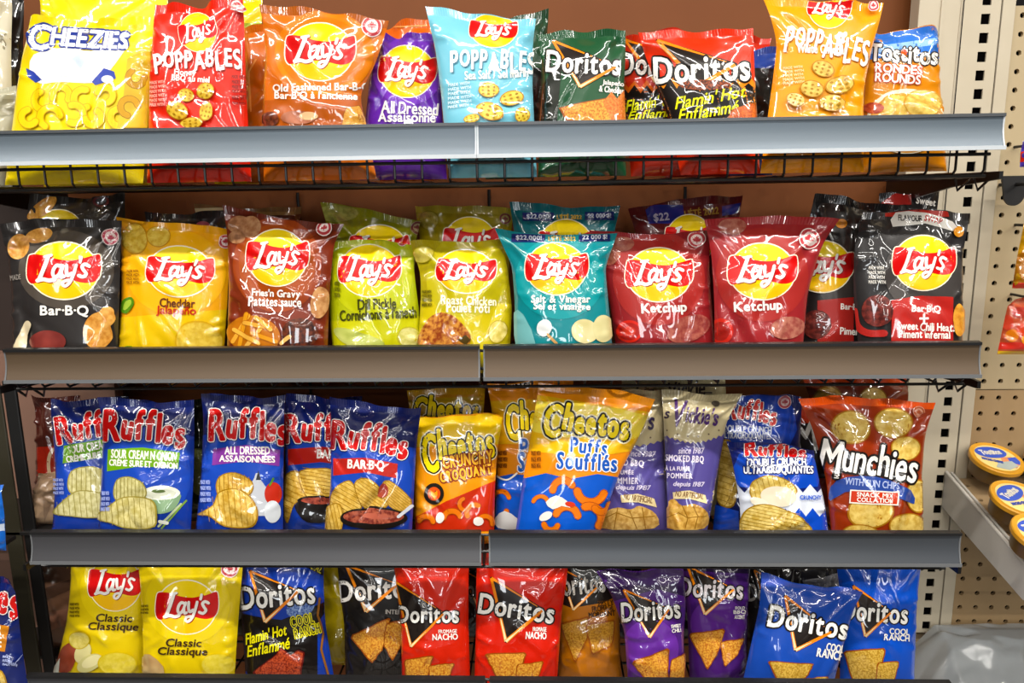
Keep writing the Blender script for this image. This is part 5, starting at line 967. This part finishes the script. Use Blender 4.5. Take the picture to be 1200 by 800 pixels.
# deck with round holes, in the slope
dk = MB(); p = .036; r = .0036; dd = -.008
for i in range(8):
    for j in range(6):
        cx, cy = xl + .006 + (i + .5) * p, YA - .004 - (j + .5) * p; V = []
        for k in range(8): V.append((cx + r * math.cos(math.pi / 8 + k * math.pi / 4), cy + r * math.sin(math.pi / 8 + k * math.pi / 4)))
        c = [(cx + p / 2, cy + p / 2), (cx - p / 2, cy + p / 2), (cx - p / 2, cy - p / 2), (cx + p / 2, cy - p / 2)]
        A = [(x, y, tz(y, dd)) for x, y in V] + [(x, y, tz(y, dd - .003)) for x, y in V] + [(x, y, tz(y, dd)) for x, y in c]
        dk.add(A, [(k, (k + 1) % 8, 8 + (k + 1) % 8, 8 + k) for k in range(8)] + [(0, 1, 16), (1, 2, 17, 16), (2, 3, 17), (3, 4, 18, 17), (4, 5, 18), (5, 6, 19, 18), (6, 7, 19), (7, 0, 16, 19)])
dk.build('deck', surf('tray_deck', 'a98f6b', .5, 0, 12, '9a7f5a'), tray)
MB().add([(xl + .006, YA, tz(YA, dd - .0045)), (xl + .3, YA, tz(YA, dd - .0045)), (xl + .3, YA - .226, tz(YA - .226, dd - .0045)), (xl + .006, YA - .226, tz(YA - .226, dd - .0045)),
          (xl + .006, YA, tz(YA, dd - .008)), (xl + .3, YA, tz(YA, dd - .008)), (xl + .3, YA - .226, tz(YA - .226, dd - .008)), (xl + .006, YA - .226, tz(YA - .226, dd - .008))],
         [(0, 1, 2, 3), (7, 6, 5, 4), (0, 4, 5, 1), (1, 5, 6, 2), (2, 6, 7, 3), (3, 7, 4, 0)]).build('deck_shade_sheet', surf('slot_shade2', '2a2018', .8), tray)
rl = MB()
rl.tube([(xl + .010, YA, tz(YA, -.001)), (xl + .010, YF + .003, tz(YF + .003, -.001))], .0022, 8)
rl.tube([(xl + .002, YA, tz(YA, .0)), (xl + .002, YF + .001, tz(YF + .001, .0))], .0028, 8)
for y in (YA - .006, YA - .12, YF + .002): rl.tube([(xl + .002, y, tz(y, -.040)), (xl + .29, y, tz(y, -.040))], .0022, 8)
rl.build('wire_rim', tray_w, tray)

gold = surf('cup_gold', 'd79a22', .35, 0, 30, 'c98c1b'); blue = surf('cup_blue', '2c4fb4', .3); pale = surf('cup_pale', 'e3c67c', .35); grey = surf('cup_seal', 'a9b3ae', .3, 0, 80, '98a39e'); rim = surf('cup_rim', 'dcae62', .35); orange = surf('cup_orange', 'c8683a', .4, 0, 90, 'e09a66'); clear = surf('cup_plastic', '6e5228', .3, 0, 25, '5a4220'); white_ink = surf('cup_white_ink', 'efeadc', .35)
def cup(cx, cy, rot, label, rr=.0372):
    ztop = tz(cy, dd) + .045
    M = Matrix.Translation((cx, cy, tz(cy, dd) + .0125)) @ Matrix.Rotation(math.atan(SL) + R_(5), 4, 'X') @ Matrix.Rotation(R_(4), 4, 'Y') 
    root = empty('dip_cup', tuple(M.translation), label, 'dip cup', 'cheese dip cups on the white tray')
    k = rr / .041
    MB().lathe([(.030 * k, 0), (.033 * k, .001), (.0375 * k, .034)], M @ Matrix.Translation((0, 0, .009)) @ Matrix.Scale(.74, 4, Vector((0, 0, 1))), 48).build('cup_body', clear, root, True)
    MB().lathe([(.0385 * k, .0335), (.0415 * k, .034), (.0418 * k, .040), (.0405 * k, .0415), (.0385 * k, .0405), (.0, .0402)], M, 56).build('lid', gold, root, True)
    Q = M @ Matrix.Translation((0, 0, .0404)) @ Matrix.Rotation(R_(rot), 4, 'Z')
    def flat(items, name, mat, z):
        V, F = [], []
        for t in items:
            for tr in t:
                b = len(V); V += [Q @ Vector((x * rr, -y * rr, z)) for x, y in tr]; F.append((b, b + 1, b + 2))
        return mesh_obj(name, np.array([tuple(v) for v in V]), F, mat, root, smooth=False)
    flat([poly_tris(ell(0, 0, 1.66, 1.66))], 'lid_label', pale, .0003)
    flat([poly_tris(ell(-.08, -.34, 1.3, .74, -4))], 'label_oval', blue, .0006)
    flat([poly_tris([(.15, -.02), (.62, -.1), (.8, .12), (.7, .42), (.45, .66), (.1, .2)])], 'label_picture', orange, .0006)
    flat([poly_tris([(.42, .0), (.8, -.1), (.84, .2), (.72, .4), (.4, .3)])], 'label_blue_field', blue, .0007)
    flat([poly_tris([(-.1, .3), (.5, .18), (.62, .5), (.1, .78), (-.35, .62)])], 'label_window', grey, .0008)
    t, e = fit(*layout('Tostitos', .06, [0, .05, 0, .03, 0, .04, 0, .03]), (-.52, -.5, .34, -.2), -6)
    flat([np.concatenate([t, strokes(e, .02, 6)])], 'logo', white_ink, .0009)
    t, e = fit(*layout('NACHO CHEESE', .08), (-.66, .12, .1, .26), 18)
    flat([np.concatenate([t, strokes(e, .012, 6)])], 'flavour_text', blue, .0009)
def cup_at(px, py):
    d = rays([px, py]); # meets the plane of the lids
    # z = tz(y) + dd + .045
    k0 = CAM[2] - (pa[2] - (YA - CAM[1]) * SL + dd + .052); k1 = d[2] - d[1] * SL
    t = -k0 / k1; q = CAM + d * t; return q[0], q[1]
for (px, py, rot, lab) in ((1160, 532, 0, 'gold-rimmed dip cup nearest the slotted upright, at the top of the tray'), (1186, 578, 30, 'gold-rimmed dip cup in the middle of the row down the tray end'), (1213, 619, 10, 'gold-rimmed dip cup lowest down the tray, cut by the picture edge'), (1226, 534, 60, 'blue-topped dip cup behind the others, mostly outside the picture')):
    x, y = cup_at(px, py); cup(x, y, rot, lab)

# peg hooks with a dark label holder and candy bags
hook = surf('hook_black', '191716', .5)
p = at_y(1188, 206, YW - .03)
root = empty('peg_hook', (p[0], YW, p[2]), 'black label holder on a peg hook beside the slotted upright', 'peg hook')
b = MB()
th = np.linspace(0, math.pi, 14)
pts = [(p[0] - .019, p[2] + .0)] + [(p[0] + .001 - .015 * math.cos(t), p[2] - .024 - .018 * math.sin(t)) for t in th] + [(p[0] + .022, p[2] + .0)]
y0 = YW - .035; n = len(pts)
b.add([(x, y0, z) for x, z in pts] + [(x, y0 + .004, z) for x, z in pts], [tuple(range(n)), tuple(range(n, 2 * n))[::-1]] + [(i, (i + 1) % n, n + (i + 1) % n, n + i) for i in range(n)])
b.build('label_plate', hook, root)
MB().tube([(p[0] + .002, YW + .004, p[2] - .012), (p[0] + .002, YW - .16, p[2] - .012), (p[0] + .002, YW - .17, p[2] - .006)], .0025, 8).build('hook_rod', hook, root, True)

RED, YEL = 'c4332a', 'd9a62a'
def pts4(*a): return [(a[i], a[i + 1]) for i in range(0, len(a), 2)]
bag('hanging_candy_bag', 'upper candy bag with gold body and red band hanging on the pegboard', 0, pts4(1200, 262, 1192, 300, 1186, 338), pts4(1232, 262, 1232, 300, 1230, 338), .14, 'b98a1e',
    P(BX(1180, 331, 1240, 342), RED) + P(pts4(1190, 300, 1203, 290, 1206, 330, 1188, 330), 'a0671c'), seal='c79a24', Tk=.012, floor=at_y(1200, 339, .14)[2], group='candy bags on the pegboard', cat='candy bag')
bag('hanging_candy_bag', 'lower candy bag with red and orange sweets hanging on the pegboard', 0, pts4(1183, 350, 1178, 370, 1172, 398), pts4(1230, 350, 1228, 370, 1226, 398), .14, 'b25036',
    P(BX(1165, 401, 1240, 409), RED) + P(BX(1165, 411, 1240, 420), 'cda52c') + E(1186, 393, 16, 15, 'd0762a') + E(1198, 386, 14, 14, 'c2452e') + E(1180, 378, 15, 18, 'b9402e') + E(1203, 398, 12, 12, 'd98a2e') + E(1195, 366, 18, 12, 'a83a30'), seal='a8442e', Tk=.012, floor=at_y(1200, 416, .14)[2], group='candy bags on the pegboard', cat='candy bag')
bag('hanging_candy_bag', 'small blue and purple candy bag at the picture edge above the label holder', 0, pts4(1199, 163, 1196, 178, 1195, 196), pts4(1228, 163, 1228, 178, 1228, 196), .15, '4a3a9a',
    P(BX(1190, 178, 1240, 190), RED), Tk=.01, floor=at_y(1200, 197, .15)[2], group='candy bags on the pegboard', cat='candy bag')

for px, py, lab in ((1238, 266, 'black peg hook that carries the upper candy bag'), (1232, 354, 'black peg hook that carries the lower candy bag'), (1238, 167, 'black peg hook that carries the small blue candy bag')):
    p = at_y(px, py, .16); o = MB().tube([(p[0], YW + .006, p[2]), (p[0], .10, p[2]), (p[0], .09, p[2] + .006)], .002, 8).build('hanging_hook', hook, smooth=True); tag(o, lab, 'peg hook', 'hooks that carry the candy bags')

# crumpled clear sheet in the corner
NX, NY = 110, 70; V = []
rg = random.Random(5); FO = [(rg.random(), rg.random(), rg.uniform(-1.2, 1.2), rg.uniform(.004, .013) * rg.choice([1, 1, -1]), rg.uniform(.025, .1)) for _ in range(22)]
cz = at_y(1130, 752, YW - .03)[2]
for j in range(NY + 1):
    for i in range(NX + 1):
        s, t = i / NX, j / NY
        x = .655 + .42 * s; y = YW - .008 - .20 * t; z = cz + .016 + .004 * s - .20 * max(0, t - .12) ** 1.2
        f = min(1, t / .15 + .25)
        for k in range(22):                               # sharp folds
            ca, sa = math.cos(FO[k][2]), math.sin(FO[k][2]); d = (s - FO[k][0]) * ca + (t - FO[k][1]) * sa
            z += f * FO[k][3] * max(0, 1 - abs(d) / FO[k][4])
        z = min(z, cz + .020)
        if s < .14: z -= (.14 - s) * .5
        V.append((x, y, z))
F = [(j * (NX + 1) + i, j * (NX + 1) + i + 1, (j + 1) * (NX + 1) + i + 1, (j + 1) * (NX + 1) + i) for j in range(NY) for i in range(NX)]
m = surf('clear_sheet', 'b9bdbe', .14, 0, 14, 'a2a6a7', .12, alpha=.78)
o = mesh_obj('plastic_sheet', np.array(V), F, m); zd = min(v[2] for v in V) - .004; d = MB().box(.64, 1.1, -.02, .24, 0, zd, .002).build('base_deck', black_deck); tag(d, 'black base deck that the crumpled plastic sheet lies on', 'shelf deck')
tag(o, 'crumpled grey see-through plastic sheet lying below the pegboard', 'plastic sheet')

# ------------------------------------------------------------------ light
def lamp(name, x, y, z, sx, sy, power, col=(1, .96, .9)):
    l = bpy.data.lights.new(name, 'AREA'); l.shape = 'RECTANGLE'; l.size = sx; l.size_y = sy; l.energy = power; l.color = col
    o = bpy.data.objects.new(name, l); COL.objects.link(o); o.location = (x, y, z); return o
for i, (x, y) in enumerate([(x, y) for y in LAMP_Y for x in LAMP_X]):
    lamp('ceiling_lamp', x, y, 2.72, 1.2, .065, LAMP_W * {0: 1.5, 1: 1.05, 2: .7, 3: .55}[LAMP_Y.index(y)])
for x in (-1.5, .15, 1.9):                                # added unseen lights that put glints on the bag film
    l = bpy.data.lights.new('glint_light', 'AREA'); l.shape = 'RECTANGLE'; l.size = .55; l.size_y = 1.1; l.energy = GLINT_W; l.color = (.93, .97, 1)
    o = bpy.data.objects.new('glint_light', l); COL.objects.link(o); o.location = (x, -6.5, 1.75); o.rotation_euler = (R_(90), 0, 0)
w = bpy.data.worlds.new('world'); SC.world = w; w.use_nodes = True
w.node_tree.nodes['Background'].inputs[0].default_value = (.75, .72, .7, 1); w.node_tree.nodes['Background'].inputs[1].default_value = WORLD
